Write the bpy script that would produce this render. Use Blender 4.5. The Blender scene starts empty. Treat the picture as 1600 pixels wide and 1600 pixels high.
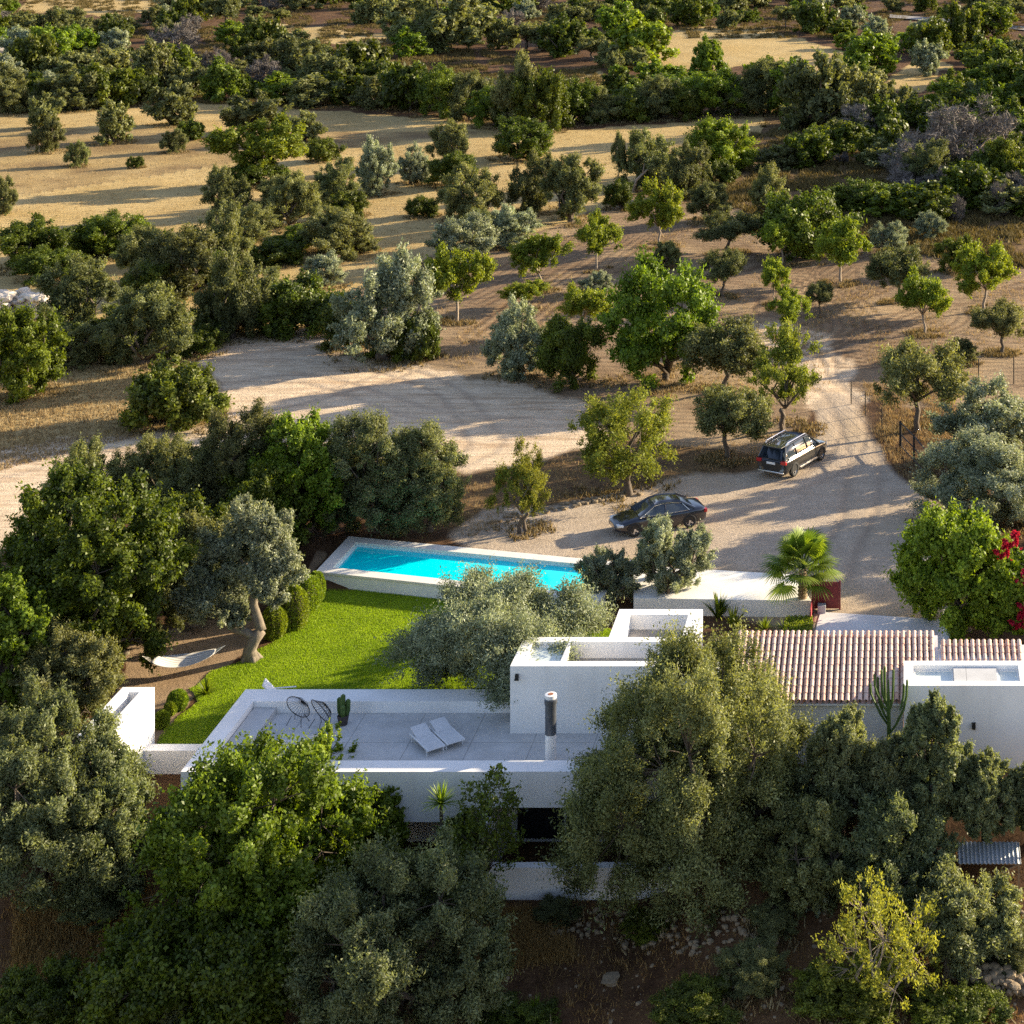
import bpy, bmesh, math, random
import numpy as np
from mathutils import Vector, Matrix, noise as mnoise

# ------------------------------------------------------------------ camera, world, sun, exposure
scene = bpy.context.scene
COL = scene.collection
F, CAMH, PX0, HY = 2800.0, 33.0, 1412.0, -225.0      # focal (px of a 1600 frame), height, principal column, horizon row
cam = bpy.data.cameras.new('camera'); cam_o = bpy.data.objects.new('camera', cam); COL.objects.link(cam_o)
cam_o.location = (0, 0, CAMH); cam_o.rotation_euler = (math.radians(90), 0, 0)
cam.sensor_width = 36.0; cam.lens = 36.0 * F / 1600.0
cam.shift_x = -(PX0 - 800) / 1600.0; cam.shift_y = -(800 - HY) / 1600.0
cam.clip_start = 0.5; cam.clip_end = 6000
scene.camera = cam_o

SUN_EL = math.radians(15.6)
SUN_AZ = math.atan2(0.885, 0.465)                      # clockwise from +Y
world = bpy.data.worlds.new('World'); scene.world = world; world.use_nodes = True
wn = world.node_tree
bg = wn.nodes['Background']; sky = wn.nodes.new('ShaderNodeTexSky')
sky.sky_type = 'NISHITA'; sky.sun_disc = False
sky.sun_elevation = SUN_EL; sky.sun_rotation = SUN_AZ
sky.air_density = 1.0; sky.dust_density = 0.6; sky.ozone_density = 1.0
wb_ = wn.nodes.new('ShaderNodeMix'); wb_.data_type = 'RGBA'; wb_.blend_type = 'MULTIPLY'; wb_.inputs[0].default_value = 1.0; wb_.inputs[7].default_value = (1.10, .97, 1.0, 1)
wn.links.new(sky.outputs[0], wb_.inputs[6]); wn.links.new(wb_.outputs[2], bg.inputs[0]); bg.inputs[1].default_value = 0.116
sl = bpy.data.lights.new('sun', 'SUN'); sl.energy = 5.0; sl.angle = math.radians(0.5); sl.color = (1.0, 0.85, 0.60)
so = bpy.data.objects.new('sun', sl); COL.objects.link(so)
sdir = Vector((math.cos(SUN_EL) * math.sin(SUN_AZ), math.cos(SUN_EL) * math.cos(SUN_AZ), math.sin(SUN_EL)))
so.rotation_euler = sdir.to_track_quat('Z', 'Y').to_euler(); so.location = sdir * 100
scene.view_settings.view_transform = 'Standard'; scene.view_settings.look = 'None'
scene.view_settings.gamma = 1.0; scene.view_settings.use_curve_mapping = False
scene.view_settings.exposure = 1.52
cy = scene.cycles
cy.max_bounces = 6; cy.diffuse_bounces = 3; cy.glossy_bounces = 2; cy.transmission_bounces = 4; cy.transparent_max_bounces = 6
cy.use_denoising = False; cy.sample_clamp_indirect = 4.0

# ------------------------------------------------------------------ helpers
def smooth(e0, e1, x):
    t = np.clip((np.asarray(x, float) - e0) / (e1 - e0), 0, 1); return t * t * (3 - 2 * t)

def W(px, py, z=0.0):
    Y = F * (CAMH - z) / (py - HY); return ((px - PX0) * Y / F, Y)

def inpoly(X, Y, poly):
    X = np.asarray(X, float); Y = np.asarray(Y, float); ins = np.zeros(X.shape, bool); n = len(poly); j = n - 1
    for i in range(n):
        xi, yi = poly[i]; xj, yj = poly[j]
        if yi != yj:
            c = ((yi > Y) != (yj > Y)) & (X < (xj - xi) * (Y - yi) / (yj - yi) + xi); ins ^= c
        j = i
    return ins

def vnoise(X, Y, s, seed=0):
    """cheap value noise, vectorised"""
    X = np.asarray(X, float) / s + seed * 17.3; Y = np.asarray(Y, float) / s + seed * 5.7
    xi = np.floor(X).astype(np.int64); yi = np.floor(Y).astype(np.int64); fx = X - xi; fy = Y - yi
    fx = fx * fx * (3 - 2 * fx); fy = fy * fy * (3 - 2 * fy)
    def hsh(a, b):
        h = (a * 374761393 + b * 668265263 + seed * 1442695) & 0x7fffffff
        h = ((h ^ (h >> 13)) * 1274126177) & 0x7fffffff
        return (h & 0xffff) / 65535.0
    return (hsh(xi, yi) * (1 - fx) + hsh(xi + 1, yi) * fx) * (1 - fy) + (hsh(xi, yi + 1) * (1 - fx) + hsh(xi + 1, yi + 1) * fx) * fy

POOL = [W(545, 838, .05), W(985, 880, .05), W(985, 942, .05), W(493, 893, .05)]   # coping corners: back left, back right, front right, front left
POOL[2] = (POOL[1][0] - 0.75, POOL[1][1] - 4.3)
def inset_quad(q, d):
    out = []
    n = len(q)
    for i in range(n):
        p = Vector(q[i]); a = (Vector(q[i - 1]) - p).normalized(); b = (Vector(q[(i + 1) % n]) - p).normalized()
        s = abs(a.x * b.y - a.y * b.x); v = p + (a + b) * (d / max(s, .2)); out.append((v.x, v.y))
    return out

def terrain(X, Y):
    X = np.asarray(X, float); Y = np.asarray(Y, float)
    base = np.zeros(np.broadcast(X, Y).shape) + (vnoise(X, Y, 30, 1) - .5) * .9 * smooth(105, 160, Y) + (vnoise(X, Y, 7, 2) - .5) * .25 * smooth(90, 120, Y)
    # garden level
    gl = -0.65 * (1 - smooth(82.0, 82.8, Y)) * smooth(-27.6, -27.0, X) * (1 - smooth(-4.3, -3.9, X))
    glL = -0.65 * (1 - smooth(79, 90, Y)) * (1 - smooth(-27.6, -27.0, X))
    gar = gl + glL
    z = base + gar
    # slope in front of the house
    frontL = -3.25 - 0.10 * (63 - Y) + 1.5 * smooth(-9.5, -5.5, X)
    zl = np.where(X < -25.8, -0.65 + (frontL + .65) * (1 - smooth(59.5, 70, Y)), np.where(Y < 69.4, frontL, z))
    zl = np.where(Y < 70.0, zl, z)
    zl = np.where((Y > 63) & (Y < 69.4) & (X > -25.8), -3.3, zl)
    zr0 = np.where(Y < 65, frontL + (0 - frontL) * smooth(57.5, 64.5, Y), z)
    m = smooth(-7.6, -5.2, X)
    out = np.where(Y < 70.0, zl * (1 - m) + np.where(Y < 70, np.where(Y < 65, zr0, -0.1), z) * m, z)
    out = out + (vnoise(X, Y, 2.5, 3) - .5) * .3 * (1 - smooth(60, 63, Y)) + (vnoise(X, Y, 5, 4) - .5) * .5 * (1 - smooth(60, 63, Y))
    out = np.where(inpoly(X, Y, inset_quad(POOL, .28)), -2.2, out)
    return out

def hz(x, y): return float(terrain(np.array([x]), np.array([y]))[0])
def place(px, py):
    z = 0.0
    for _ in range(12):
        x, y = W(px, py, z); z = .5 * z + .5 * hz(x, y)
    x, y = W(px, py, z); return x, y, hz(x, y)

def put(o, parent=None):
    COL.objects.link(o)
    if parent is not None: o.parent = parent
    return o
def tag(o, label=None, cat=None, group=None, kind=None):
    if label: o['label'] = label
    if cat: o['category'] = cat
    if group: o['group'] = group
    if kind: o['kind'] = kind
    return o
def thing(name, label, cat, loc=(0, 0, 0), rz=0.0, group=None):
    o = bpy.data.objects.new(name, None); o.location = loc; o.rotation_euler = (0, 0, rz); o.empty_display_size = .3
    COL.objects.link(o); return tag(o, label, cat, group)

def fast_mesh(name, V, Fq, mat=None, tint=None, smoothf=False):
    V = np.asarray(V, np.float32); Fq = np.asarray(Fq, np.int32); k = Fq.shape[1]
    me = bpy.data.meshes.new(name); me.vertices.add(len(V)); me.vertices.foreach_set('co', V.ravel())
    me.loops.add(Fq.size); me.loops.foreach_set('vertex_index', Fq.ravel())
    me.polygons.add(len(Fq)); me.polygons.foreach_set('loop_start', np.arange(0, Fq.size, k, dtype=np.int32))
    me.polygons.foreach_set('loop_total', np.full(len(Fq), k, np.int32))
    if smoothf: me.polygons.foreach_set('use_smooth', np.ones(len(Fq), bool))
    me.update(calc_edges=True)
    if tint is not None:
        at = me.color_attributes.new('tint', 'FLOAT_COLOR', 'POINT')
        c = np.ones((len(V), 4), np.float32); c[:, :tint.shape[1]] = tint; at.data.foreach_set('color', c.ravel())
    if mat: me.materials.append(mat)
    return me

class MB:
    """collects boxes, prisms, tubes and lathes, and links them as one mesh object"""
    def __init__(s): s.v = []; s.f = []
    def add(s, vs, fs):
        n = len(s.v); s.v += [tuple(v) for v in vs]; s.f += [tuple(i + n for i in f) for f in fs]; return s
    def box(s, x0, x1, y0, y1, z0, z1):
        return s.add([(x0, y0, z0), (x1, y0, z0), (x1, y1, z0), (x0, y1, z0), (x0, y0, z1), (x1, y0, z1), (x1, y1, z1), (x0, y1, z1)],
                     [(0, 3, 2, 1), (4, 5, 6, 7), (0, 1, 5, 4), (1, 2, 6, 5), (2, 3, 7, 6), (3, 0, 4, 7)])
    def obox(s, c, ax, ay, az):
        c, ax, ay, az = map(Vector, (c, ax, ay, az)); vs = []
        for k in (-1, 1):
            for i, j in ((-1, -1), (1, -1), (1, 1), (-1, 1)): vs.append(c + ax * i + ay * j + az * k)
        return s.add(vs, [(0, 3, 2, 1), (4, 5, 6, 7), (0, 1, 5, 4), (1, 2, 6, 5), (2, 3, 7, 6), (3, 0, 4, 7)])
    def prism(s, poly, z0, z1):
        n = len(poly); a = sum(poly[i][0] * poly[(i + 1) % n][1] - poly[(i + 1) % n][0] * poly[i][1] for i in range(n))
        if a < 0: poly = poly[::-1]
        vs = [(p[0], p[1], z0) for p in poly] + [(p[0], p[1], z1) for p in poly]
        return s.add(vs, [tuple(range(n))[::-1], tuple(range(n, 2 * n))] + [(i, (i + 1) % n, n + (i + 1) % n, n + i) for i in range(n)])
    def tube(s, pts, rads, n=8, cap=True):
        pts = [Vector(p) for p in pts]; m = len(pts)
        if not hasattr(rads, '__len__'): rads = [rads] * m
        up = None; vs = []
        for i in range(m):
            d = (pts[min(i + 1, m - 1)] - pts[max(i - 1, 0)])
            d = d.normalized() if d.length > 1e-9 else Vector((0, 0, 1))
            if up is None: up = d.orthogonal().normalized()
            up = (up - d * up.dot(d)); up = up.normalized() if up.length > 1e-6 else d.orthogonal().normalized()
            sd = d.cross(up)
            for k in range(n):
                a = 2 * math.pi * k / n; vs.append(pts[i] + (up * math.cos(a) + sd * math.sin(a)) * rads[i])
        fs = [(i * n + k, i * n + (k + 1) % n, (i + 1) * n + (k + 1) % n, (i + 1) * n + k) for i in range(m - 1) for k in range(n)]
        if cap: fs += [tuple(range(n))[::-1], tuple((m - 1) * n + k for k in range(n))]
        return s.add(vs, fs)
    def lathe(s, prof, c=(0, 0, 0), n=16):
        vs = []; m = len(prof)
        for r, z in prof:
            for k in range(n):
                a = 2 * math.pi * k / n; vs.append((c[0] + r * math.cos(a), c[1] + r * math.sin(a), c[2] + z))
        fs = [(i * n + k, i * n + (k + 1) % n, (i + 1) * n + (k + 1) % n, (i + 1) * n + k) for i in range(m - 1) for k in range(n)]
        fs += [tuple(range(n))[::-1], tuple((m - 1) * n + k for k in range(n))]
        return s.add(vs, fs)
    def mesh(s, name, mat, smoothf=False):
        me = bpy.data.meshes.new(name); me.from_pydata(s.v, [], s.f); me.update()
        if smoothf: me.polygons.foreach_set('use_smooth', [True] * len(me.polygons))
        if mat: me.materials.append(mat)
        return me
    def build(s, name, mat, parent=None, smoothf=False, bevel=0.0):
        o = bpy.data.objects.new(name, s.mesh(name, mat, smoothf)); put(o, parent)
        if bevel:
            b = o.modifiers.new('bevel', 'BEVEL'); b.width = bevel; b.segments = 2; b.limit_method = 'ANGLE'
        return o

# ------------------------------------------------------------------ materials
def newmat(name):
    m = bpy.data.materials.new(name); m.use_nodes = True; nt = m.node_tree; nt.nodes.clear()
    out = nt.nodes.new('ShaderNodeOutputMaterial'); return m, nt, out
def N(nt, t, **kw):
    n = nt.nodes.new(t)
    for k, v in kw.items():
        if k.startswith('i_'):
            key = k[2:]; key = int(key) if key.isdigit() else key.replace('_', ' ')
            n.inputs[key].default_value = v
        else: setattr(n, k, v)
    return n
def L(nt, a, b): nt.links.new(a, b)
def mixc(nt, fac, a, b, mode='MIX'):
    m = N(nt, 'ShaderNodeMix', data_type='RGBA', blend_type=mode)
    for s, v in ((m.inputs[0], fac), (m.inputs[6], a), (m.inputs[7], b)):
        if hasattr(v, 'links'): L(nt, v, s)
        else: s.default_value = v if not isinstance(v, tuple) else (v + (1,) if len(v) == 3 else v)
    return m.outputs[2]
def math_(nt, op, a, b=0.0, c=None, clamp=False):
    m = N(nt, 'ShaderNodeMath', operation=op, use_clamp=clamp)
    for i, v in enumerate((a, b, c)):
        if v is None: continue
        if hasattr(v, 'links'): L(nt, v, m.inputs[i])
        else: m.inputs[i].default_value = v
    return m.outputs[0]
def noise(nt, scale, detail=4, rough=.55, coord=None, dist=0.0):
    n = N(nt, 'ShaderNodeTexNoise'); n.inputs['Scale'].default_value = scale; n.inputs['Detail'].default_value = detail
    n.inputs['Roughness'].default_value = rough; n.inputs['Distortion'].default_value = dist
    if coord is not None: L(nt, coord, n.inputs['Vector'])
    return n.outputs[0]
def ramp(nt, fac, stops):
    r = N(nt, 'ShaderNodeValToRGB'); e = r.color_ramp.elements
    while len(e) < len(stops): e.new(.5)
    for i, (p, c) in enumerate(stops):
        e[i].position = p; e[i].color = c + (1,) if isinstance(c, tuple) else (c, c, c, 1)
    L(nt, fac, r.inputs[0]); return r.outputs[0]
def pos(nt): return N(nt, 'ShaderNodeNewGeometry').outputs['Position']

def plain(name, col, rough=.6, metal=0.0, spec=.4, var=.08, nscale=3.0, bump=0.0, bscale=30.0, coat=0.0, emit=None):
    m, nt, out = newmat(name); p = N(nt, 'ShaderNodeBsdfPrincipled')
    co = N(nt, 'ShaderNodeTexCoord').outputs['Object']
    n = noise(nt, nscale, 5, .6, co)
    c = mixc(nt, n, tuple(x * (1 - var * 1.6) for x in col), tuple(min(1, x * (1 + var * 1.6)) for x in col))
    L(nt, c, p.inputs['Base Color']); p.inputs['Roughness'].default_value = rough; p.inputs['Metallic'].default_value = metal
    p.inputs['Specular IOR Level'].default_value = spec; p.inputs['Coat Weight'].default_value = coat
    if bump:
        b = N(nt, 'ShaderNodeBump'); b.inputs['Strength'].default_value = bump; b.inputs['Distance'].default_value = .02
        L(nt, noise(nt, bscale, 4, .6, co), b.inputs['Height']); L(nt, b.outputs[0], p.inputs['Normal'])
    L(nt, p.outputs[0], out.inputs[0]); return m

def leafmat(name, c1, c2, trans=.35, tcol=None, rough=.5, spec=.3, objvar=.25):
    m, nt, out = newmat(name); p = N(nt, 'ShaderNodeBsdfPrincipled'); t = N(nt, 'ShaderNodeBsdfTranslucent'); mx = N(nt, 'ShaderNodeMixShader')
    at = N(nt, 'ShaderNodeAttribute', attribute_name='tint'); sp = N(nt, 'ShaderNodeSeparateColor'); L(nt, at.outputs['Color'], sp.inputs[0])
    oi = N(nt, 'ShaderNodeObjectInfo')
    c = mixc(nt, sp.outputs[1], c1, c2)
    v = math_(nt, 'MULTIPLY_ADD', sp.outputs[0], .7, .65)
    v2 = math_(nt, 'MULTIPLY_ADD', oi.outputs['Random'], 2 * objvar, 1 - objvar)
    vv = math_(nt, 'MULTIPLY', v, v2)
    hs = N(nt, 'ShaderNodeHueSaturation'); L(nt, c, hs.inputs['Color']); L(nt, vv, hs.inputs['Value'])
    hr = math_(nt, 'MULTIPLY_ADD', math_(nt, 'FRACT', math_(nt, 'MULTIPLY', oi.outputs['Random'], 7.31)), .024, .489)
    L(nt, hr, hs.inputs['Hue'])
    L(nt, hs.outputs[0], p.inputs['Base Color']); p.inputs['Roughness'].default_value = rough; p.inputs['Specular IOR Level'].default_value = spec
    tc = mixc(nt, 1.0, hs.outputs[0], tcol or (1.3, 1.5, .5), 'MULTIPLY')
    L(nt, tc, t.inputs[0]); mx.inputs[0].default_value = trans
    L(nt, p.outputs[0], mx.inputs[1]); L(nt, t.outputs[0], mx.inputs[2]); L(nt, mx.outputs[0], out.inputs[0]); return m

M = {}
M['olive'] = leafmat('olive_leaves', (.076, .088, .027), (.245, .258, .112), .38, (1.35, 1.3, .5), .55, .25)
M['grey'] = leafmat('grey_olive_leaves', (.085, .104, .042), (.275, .305, .15), .42, (1.3, 1.28, .55), .52, .28, .12)
M['silver'] = leafmat('silver_olive_leaves', (.14, .16, .085), (.38, .41, .28), .34, (1.25, 1.25, .7), .5, .3, .12)
M['carob'] = leafmat('carob_leaves', (.044, .066, .007), (.155, .195, .020), .36, (1.5, 1.45, .4), .5, .3)
M['green'] = leafmat('bright_leaves', (.070, .105, .010), (.20, .27, .024), .38, (1.4, 1.4, .4), .5, .3)
M['lime'] = leafmat('almond_leaves', (.11, .155, .015), (.26, .32, .032), .42, (1.4, 1.3, .4), .55, .25)
M['bush'] = leafmat('mastic_leaves', (.030, .040, .007), (.14, .17, .016), .28, (1.4, 1.45, .4), .5, .3)
M['yellow'] = leafmat('turning_leaves', (.13, .155, .025), (.29, .315, .048), .42, (1.3, 1.2, .5), .6, .2)
M['twig'] = leafmat('bare_twigs', (.10, .085, .075), (.22, .19, .165), .0, None, .8, .2)
M['hedge'] = leafmat('clipped_leaves', (.10, .145, .012), (.25, .32, .026), .36, (1.4, 1.35, .4), .55, .25, .06)
M['palm'] = leafmat('palm_leaves', (.10, .16, .018), (.26, .32, .04), .38, (1.4, 1.4, .4), .45, .35, .05)
M['blossom'] = leafmat('magenta_blossom', (.34, .008, .045), (.50, .015, .08), .35, (1.3, 1, 1), .6, .2, .05)
M['bark'] = plain('bark', (.11, .085, .062), .9, var=.3, nscale=9, bump=.8, bscale=18)
M['paleb'] = plain('pale_bark', (.30, .24, .18), .9, var=.25, nscale=8, bump=.8, bscale=16)

def render_wall():
    m, nt, out = newmat('white_render'); p = N(nt, 'ShaderNodeBsdfPrincipled'); P = pos(nt)
    big = noise(nt, .7, 5, .6, P); mp = N(nt, 'ShaderNodeMapping'); mp.inputs['Scale'].default_value = (3, 3, .25); L(nt, P, mp.inputs[0])
    streak = noise(nt, 1.0, 4, .6, mp.outputs[0])
    c = mixc(nt, ramp(nt, big, [(.35, 0.0), (.75, 1.0)]), (.88, .86, .83), (.78, .755, .715))
    c = mixc(nt, ramp(nt, streak, [(.52, 0.0), (.85, .32)]), c, (.60, .57, .52))
    L(nt, c, p.inputs['Base Color']); p.inputs['Roughness'].default_value = .85; p.inputs['Specular IOR Level'].default_value = .2
    b = N(nt, 'ShaderNodeBump'); b.inputs['Strength'].default_value = .25; b.inputs['Distance'].default_value = .01
    L(nt, noise(nt, 35, 3, .6, P), b.inputs['Height']); L(nt, b.outputs[0], p.inputs['Normal']); L(nt, p.outputs[0], out.inputs[0]); return m
M['wall'] = render_wall()
def concrete(name, a, b_, joint=None):
    m, nt, out = newmat(name); p = N(nt, 'ShaderNodeBsdfPrincipled'); P = pos(nt)
    c = mixc(nt, ramp(nt, noise(nt, .9, 6, .65, P), [(.3, 0.0), (.7, 1.0)]), a, b_)
    c = mixc(nt, ramp(nt, noise(nt, 9, 4, .7, P), [(.55, 0.0), (.8, .5)]), c, tuple(x * .72 for x in a))
    if joint:
        br = N(nt, 'ShaderNodeTexBrick', offset=0.0); L(nt, P, br.inputs['Vector']); br.inputs['Scale'].default_value = 1.0
        br.inputs['Brick Width'].default_value = joint; br.inputs['Row Height'].default_value = joint; br.inputs['Mortar Size'].default_value = .012
        c = mixc(nt, br.outputs['Fac'], c, tuple(x * .55 for x in a))
    L(nt, c, p.inputs['Base Color']); p.inputs['Roughness'].default_value = .85
    bp = N(nt, 'ShaderNodeBump'); bp.inputs['Strength'].default_value = .3; bp.inputs['Distance'].default_value = .01
    L(nt, noise(nt, 40, 3, .6, P), bp.inputs['Height']); L(nt, bp.outputs[0], p.inputs['Normal']); L(nt, p.outputs[0], out.inputs[0]); return m
M['terrace'] = concrete('terrace_screed', (.43, .42, .40), (.60, .59, .57), 2.3)
M['coping'] = concrete('pool_stone', (.70, .66, .58), (.80, .76, .68))
M['patio'] = concrete('patio_screed', (.58, .54, .52), (.72, .68, .65))
M['deck'] = concrete('deck_render', (.80, .76, .68), (.86, .82, .75))
M['gravelroof'] = concrete('roof_gravel', (.30, .26, .20), (.48, .43, .36))
M['glassw'] = plain('skylight_glass', (.62, .68, .64), .25, spec=.6, var=.05)
M['frame'] = plain('white_frame', (.78, .77, .74), .5)
M['darkglass'] = plain('dark_window', (.02, .022, .026), .08, spec=.7, var=.2)
M['steel'] = plain('flue_steel', (.16, .17, .19), .4, .8, var=.25, nscale=4)
M['soot'] = plain('flue_soot', (.30, .12, .06), .9)
M['darkmetal'] = plain('dark_metal', (.03, .028, .027), .55, .4)
M['red'] = plain('red_panel', (.13, .012, .014), .55, var=.15)
M['black'] = plain('black_plastic', (.015, .015, .016), .5)
M['white_p'] = plain('white_powder_coat', (.78, .78, .78), .45)
M['mesh_fab'] = plain('sling_fabric', (.62, .62, .62), .8, bump=.3, bscale=80)
M['soil'] = plain('bed_soil', (.20, .135, .085), .95, var=.35, nscale=5, bump=1.0, bscale=12)
M['stone'] = plain('field_stone', (.26, .195, .12), .9, var=.3, nscale=2.5, bump=.8, bscale=9)
M['palestone'] = plain('pale_rubble', (.58, .50, .40), .9, var=.22, nscale=1.5, bump=.8, bscale=6)
M['cactus'] = plain('cactus_skin', (.07, .12, .025), .55, var=.35, nscale=6)
M['pot'] = plain('dark_pot', (.05, .04, .04), .7)
M['sheet'] = plain('zinc_sheet', (.55, .58, .60), .45, .6, var=.15)
M['timber'] = plain('old_timber', (.30, .19, .10), .85, var=.3, nscale=6)
M['blue'] = plain('blue_plastic', (.02, .17, .55), .5)
M['hammock'] = plain('hammock_cloth', (.70, .66, .58), .9)

# ------------------------------------------------------------------ ground sheets
def pxpoly(pts, z=0.0): return [W(x, y, z) for x, y in pts]
R_FIELD = [pxpoly(p) for p in (
    [(-500, 178), (0, 178), (160, 172), (320, 156), (450, 166), (700, 184), (830, 205), (930, 196), (1080, 186), (1240, 176), (1240, 196), (1120, 215), (1060, 250), (985, 300), (930, 345), (760, 375), (690, 400), (600, 440), (560, 520), (450, 515), (310, 545), (345, 640), (400, 660), (330, 700), (200, 700), (60, 800), (-500, 900)],
    [(40, -8), (260, 0), (262, 14), (180, 26), (30, 20)], [(1000, 98), (1060, 46), (1180, 44), (1320, 84), (1310, 116), (1180, 104), (1060, 112)],
    [(860, 155), (880, 112), (945, 110), (955, 160)], [(1375, 140), (1420, 102), (1470, 92), (1490, 100), (1440, 142)], [(400, 25), (470, 40), (640, 60), (560, 75), (450, 62)])]
R_LOT = [pxpoly([(312, 548), (350, 528), (460, 514), (560, 538), (640, 560), (720, 580), (790, 598), (860, 618), (940, 640), (935, 700), (880, 715), (800, 735), (720, 742), (640, 720), (500, 760), (420, 700), (345, 650), (330, 600)]),
         pxpoly([(-500, 800), (0, 700), (200, 688), (350, 650), (420, 690), (300, 760), (100, 830), (-500, 1000)])]
R_LOT.append(pxpoly([(1262, 640), (1240, 600), (1225, 560), (1150, 525), (1170, 500), (1240, 500), (1300, 540), (1340, 590), (1350, 640)]))
R_ORCH = [pxpoly([(560, 450), (700, 395), (900, 345), (1000, 300), (1100, 310), (1180, 335), (1400, 400), (2400, 430), (2400, 640), (1500, 640), (1370, 620), (1280, 640), (1240, 700), (1000, 690), (780, 600), (690, 575), (620, 540)])]
R_YARD = [pxpoly([(690, 838), (760, 800), (860, 790), (960, 778), (1080, 742), (1190, 730), (1270, 690), (1285, 650), (1262, 628), (1300, 612), (1340, 622), (1345, 640), (1370, 690), (1400, 740), (1460, 790), (1475, 900), (1500, 985), (1260, 985), (1080, 930), (930, 905), (800, 870)])]
R_SCRUB = [pxpoly([(1240, 150), (1340, 180), (1600, 160), (2400, 150), (2400, 430), (1600, 420), (1440, 400), (1330, 370), (1180, 335), (1050, 300), (1100, 250), (1180, 210)]),
           pxpoly([(700, 745), (800, 735), (960, 690), (1190, 690), (1185, 728), (1080, 742), (960, 776), (860, 790), (740, 835), (690, 838)])]
R_BED = [pxpoly([(200, 1010), (330, 960), (420, 960), (520, 880), (500, 870), (430, 985), (330, 1060), (246, 1165), (150, 1165)], -.65)]
us = np.concatenate([[-9000, -5000, -2600, -1500, -900], np.arange(-600, 2301, 4.0), [2700, 3600, 6000, 10000]])
pys = np.concatenate([np.arange(2400, 1700, -14.0), np.arange(1700, 820, -4.0), np.arange(820, -60, -3.0)])
Yr = F * CAMH / (pys - HY); Yr = np.concatenate([Yr, [620, 720, 860, 1100, 1500, 2200, 3500]])
Xg = (us[None, :] - PX0) * Yr[:, None] / F; Yg = np.repeat(Yr[:, None], len(us), 1)
Zg = terrain(Xg, Yg)
def region(polys, j=1.0):
    m = np.zeros(Xg.shape)
    jx = (vnoise(Xg, Yg, 3.0, 11) - .5) * 2.4 * j + (vnoise(Xg, Yg, .9, 12) - .5) * .8 * j; jy = (vnoise(Xg, Yg, 3.0, 13) - .5) * 2.4 * j + (vnoise(Xg, Yg, .9, 14) - .5) * .8 * j
    for p in polys: m = np.maximum(m, inpoly(Xg + jx, Yg + jy, p).astype(float))
    return m
def blur(m):
    for _ in range(2):
        q = m.copy(); q[1:-1, 1:-1] = (m[1:-1, 1:-1] * 2 + m[:-2, 1:-1] + m[2:, 1:-1] + m[1:-1, :-2] + m[1:-1, 2:]) / 6; m = q
    return m
wf, wl, wo, wy, ws, wb = (region(R_FIELD), region(R_LOT), region(R_ORCH), region(R_YARD, .5), region(R_SCRUB), region(R_BED, .25))
wf = wf * (1 - wl) * (1 - wo) * (1 - ws); wo = wo * (1 - wy) * (1 - wl); ws = ws * (1 - wy)
rid = np.zeros(Xg.shape, int)
for i, w in enumerate((wf, wl, wo, wy, wb)): rid[w > .5] = i + 1
A1 = np.stack([blur(wf), blur(blur(blur(wl))), blur(blur(wo))], -1); A2 = np.stack([blur(blur(blur(wy))), blur(ws), blur(wb)], -1)

def stripes(lines, offs, wd):
    m = np.zeros(Xg.shape); near = (Yg < 215) & (Yg > 60)
    X, Y = Xg[near], Yg[near]; wob = (vnoise(X, Y, 4, 31) - .5) * .5; best = np.zeros(X.shape)
    for ln in lines:
        p = [Vector(q).to_2d() for q in pxpoly(ln)]; fine = []
        for i in range(len(p) - 1):
            a, b, c, d = p[max(i - 1, 0)], p[i], p[i + 1], p[min(i + 2, len(p) - 1)]
            for t in (0, .25, .5, .75): fine.append(.5 * ((2 * b) + (c - a) * t + (2 * a - 5 * b + 4 * c - d) * t * t + (3 * b - a - 3 * c + d) * t ** 3))
        fine.append(p[-1]); dmin = np.full(X.shape, 99.0); sg = np.zeros(X.shape)
        for a, b in zip(fine[:-1], fine[1:]):
            dx, dy = b.x - a.x, b.y - a.y; l2 = dx * dx + dy * dy + 1e-9; t = np.clip(((X - a.x) * dx + (Y - a.y) * dy) / l2, 0, 1)
            ex = X - a.x - t * dx; ey = Y - a.y - t * dy; d = np.hypot(ex, ey); s_ = np.sign(dx * ey - dy * ex); k = d < dmin; dmin[k] = d[k]; sg[k] = s_[k]
        sd = dmin * sg + wob
        for o in offs: best = np.maximum(best, np.exp(-((sd - o) / wd) ** 2))
    m[near] = best * (.35 + .65 * vnoise(X, Y, 3, 33)); return m
DRIVE = [[(960, 840), (1120, 800), (1280, 740), (1335, 680), (1322, 640), (1285, 600), (1262, 560), (1215, 520), (1120, 505)], [(1300, 900), (1340, 800), (1345, 700), (1318, 640), (1290, 590), (1300, 545), (1400, 520), (1500, 530)], [(330, 610), (480, 590), (640, 640), (800, 660), (940, 655)], [(350, 560), (520, 560), (680, 600), (760, 690), (680, 735)], [(0, 740), (200, 690), (400, 640), (560, 600), (640, 570)]]
TILL = [[(1230, 470), (1330, 420), (1355, 432), (1340, 450), (1230, 482)], [(1340, 560), (1470, 520), (1510, 500), (1500, 480), (1440, 500), (1360, 530)], [(1180, 400), (1300, 385), (1420, 400), (1560, 410)], [(780, 520), (950, 400), (1060, 350), (1180, 360)], [(720, 470), (860, 400), (960, 360), (1040, 330)], [(1080, 430), (1200, 420), (1330, 500), (1290, 540)], [(1240, 330), (1380, 400), (1600, 440)]]
A3 = np.stack([stripes(DRIVE, (-.8, .8), .26), stripes(TILL, (-2.4, -1.6, -.8, 0, .8, 1.6, 2.4), .2), np.zeros(Xg.shape)], -1)
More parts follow.
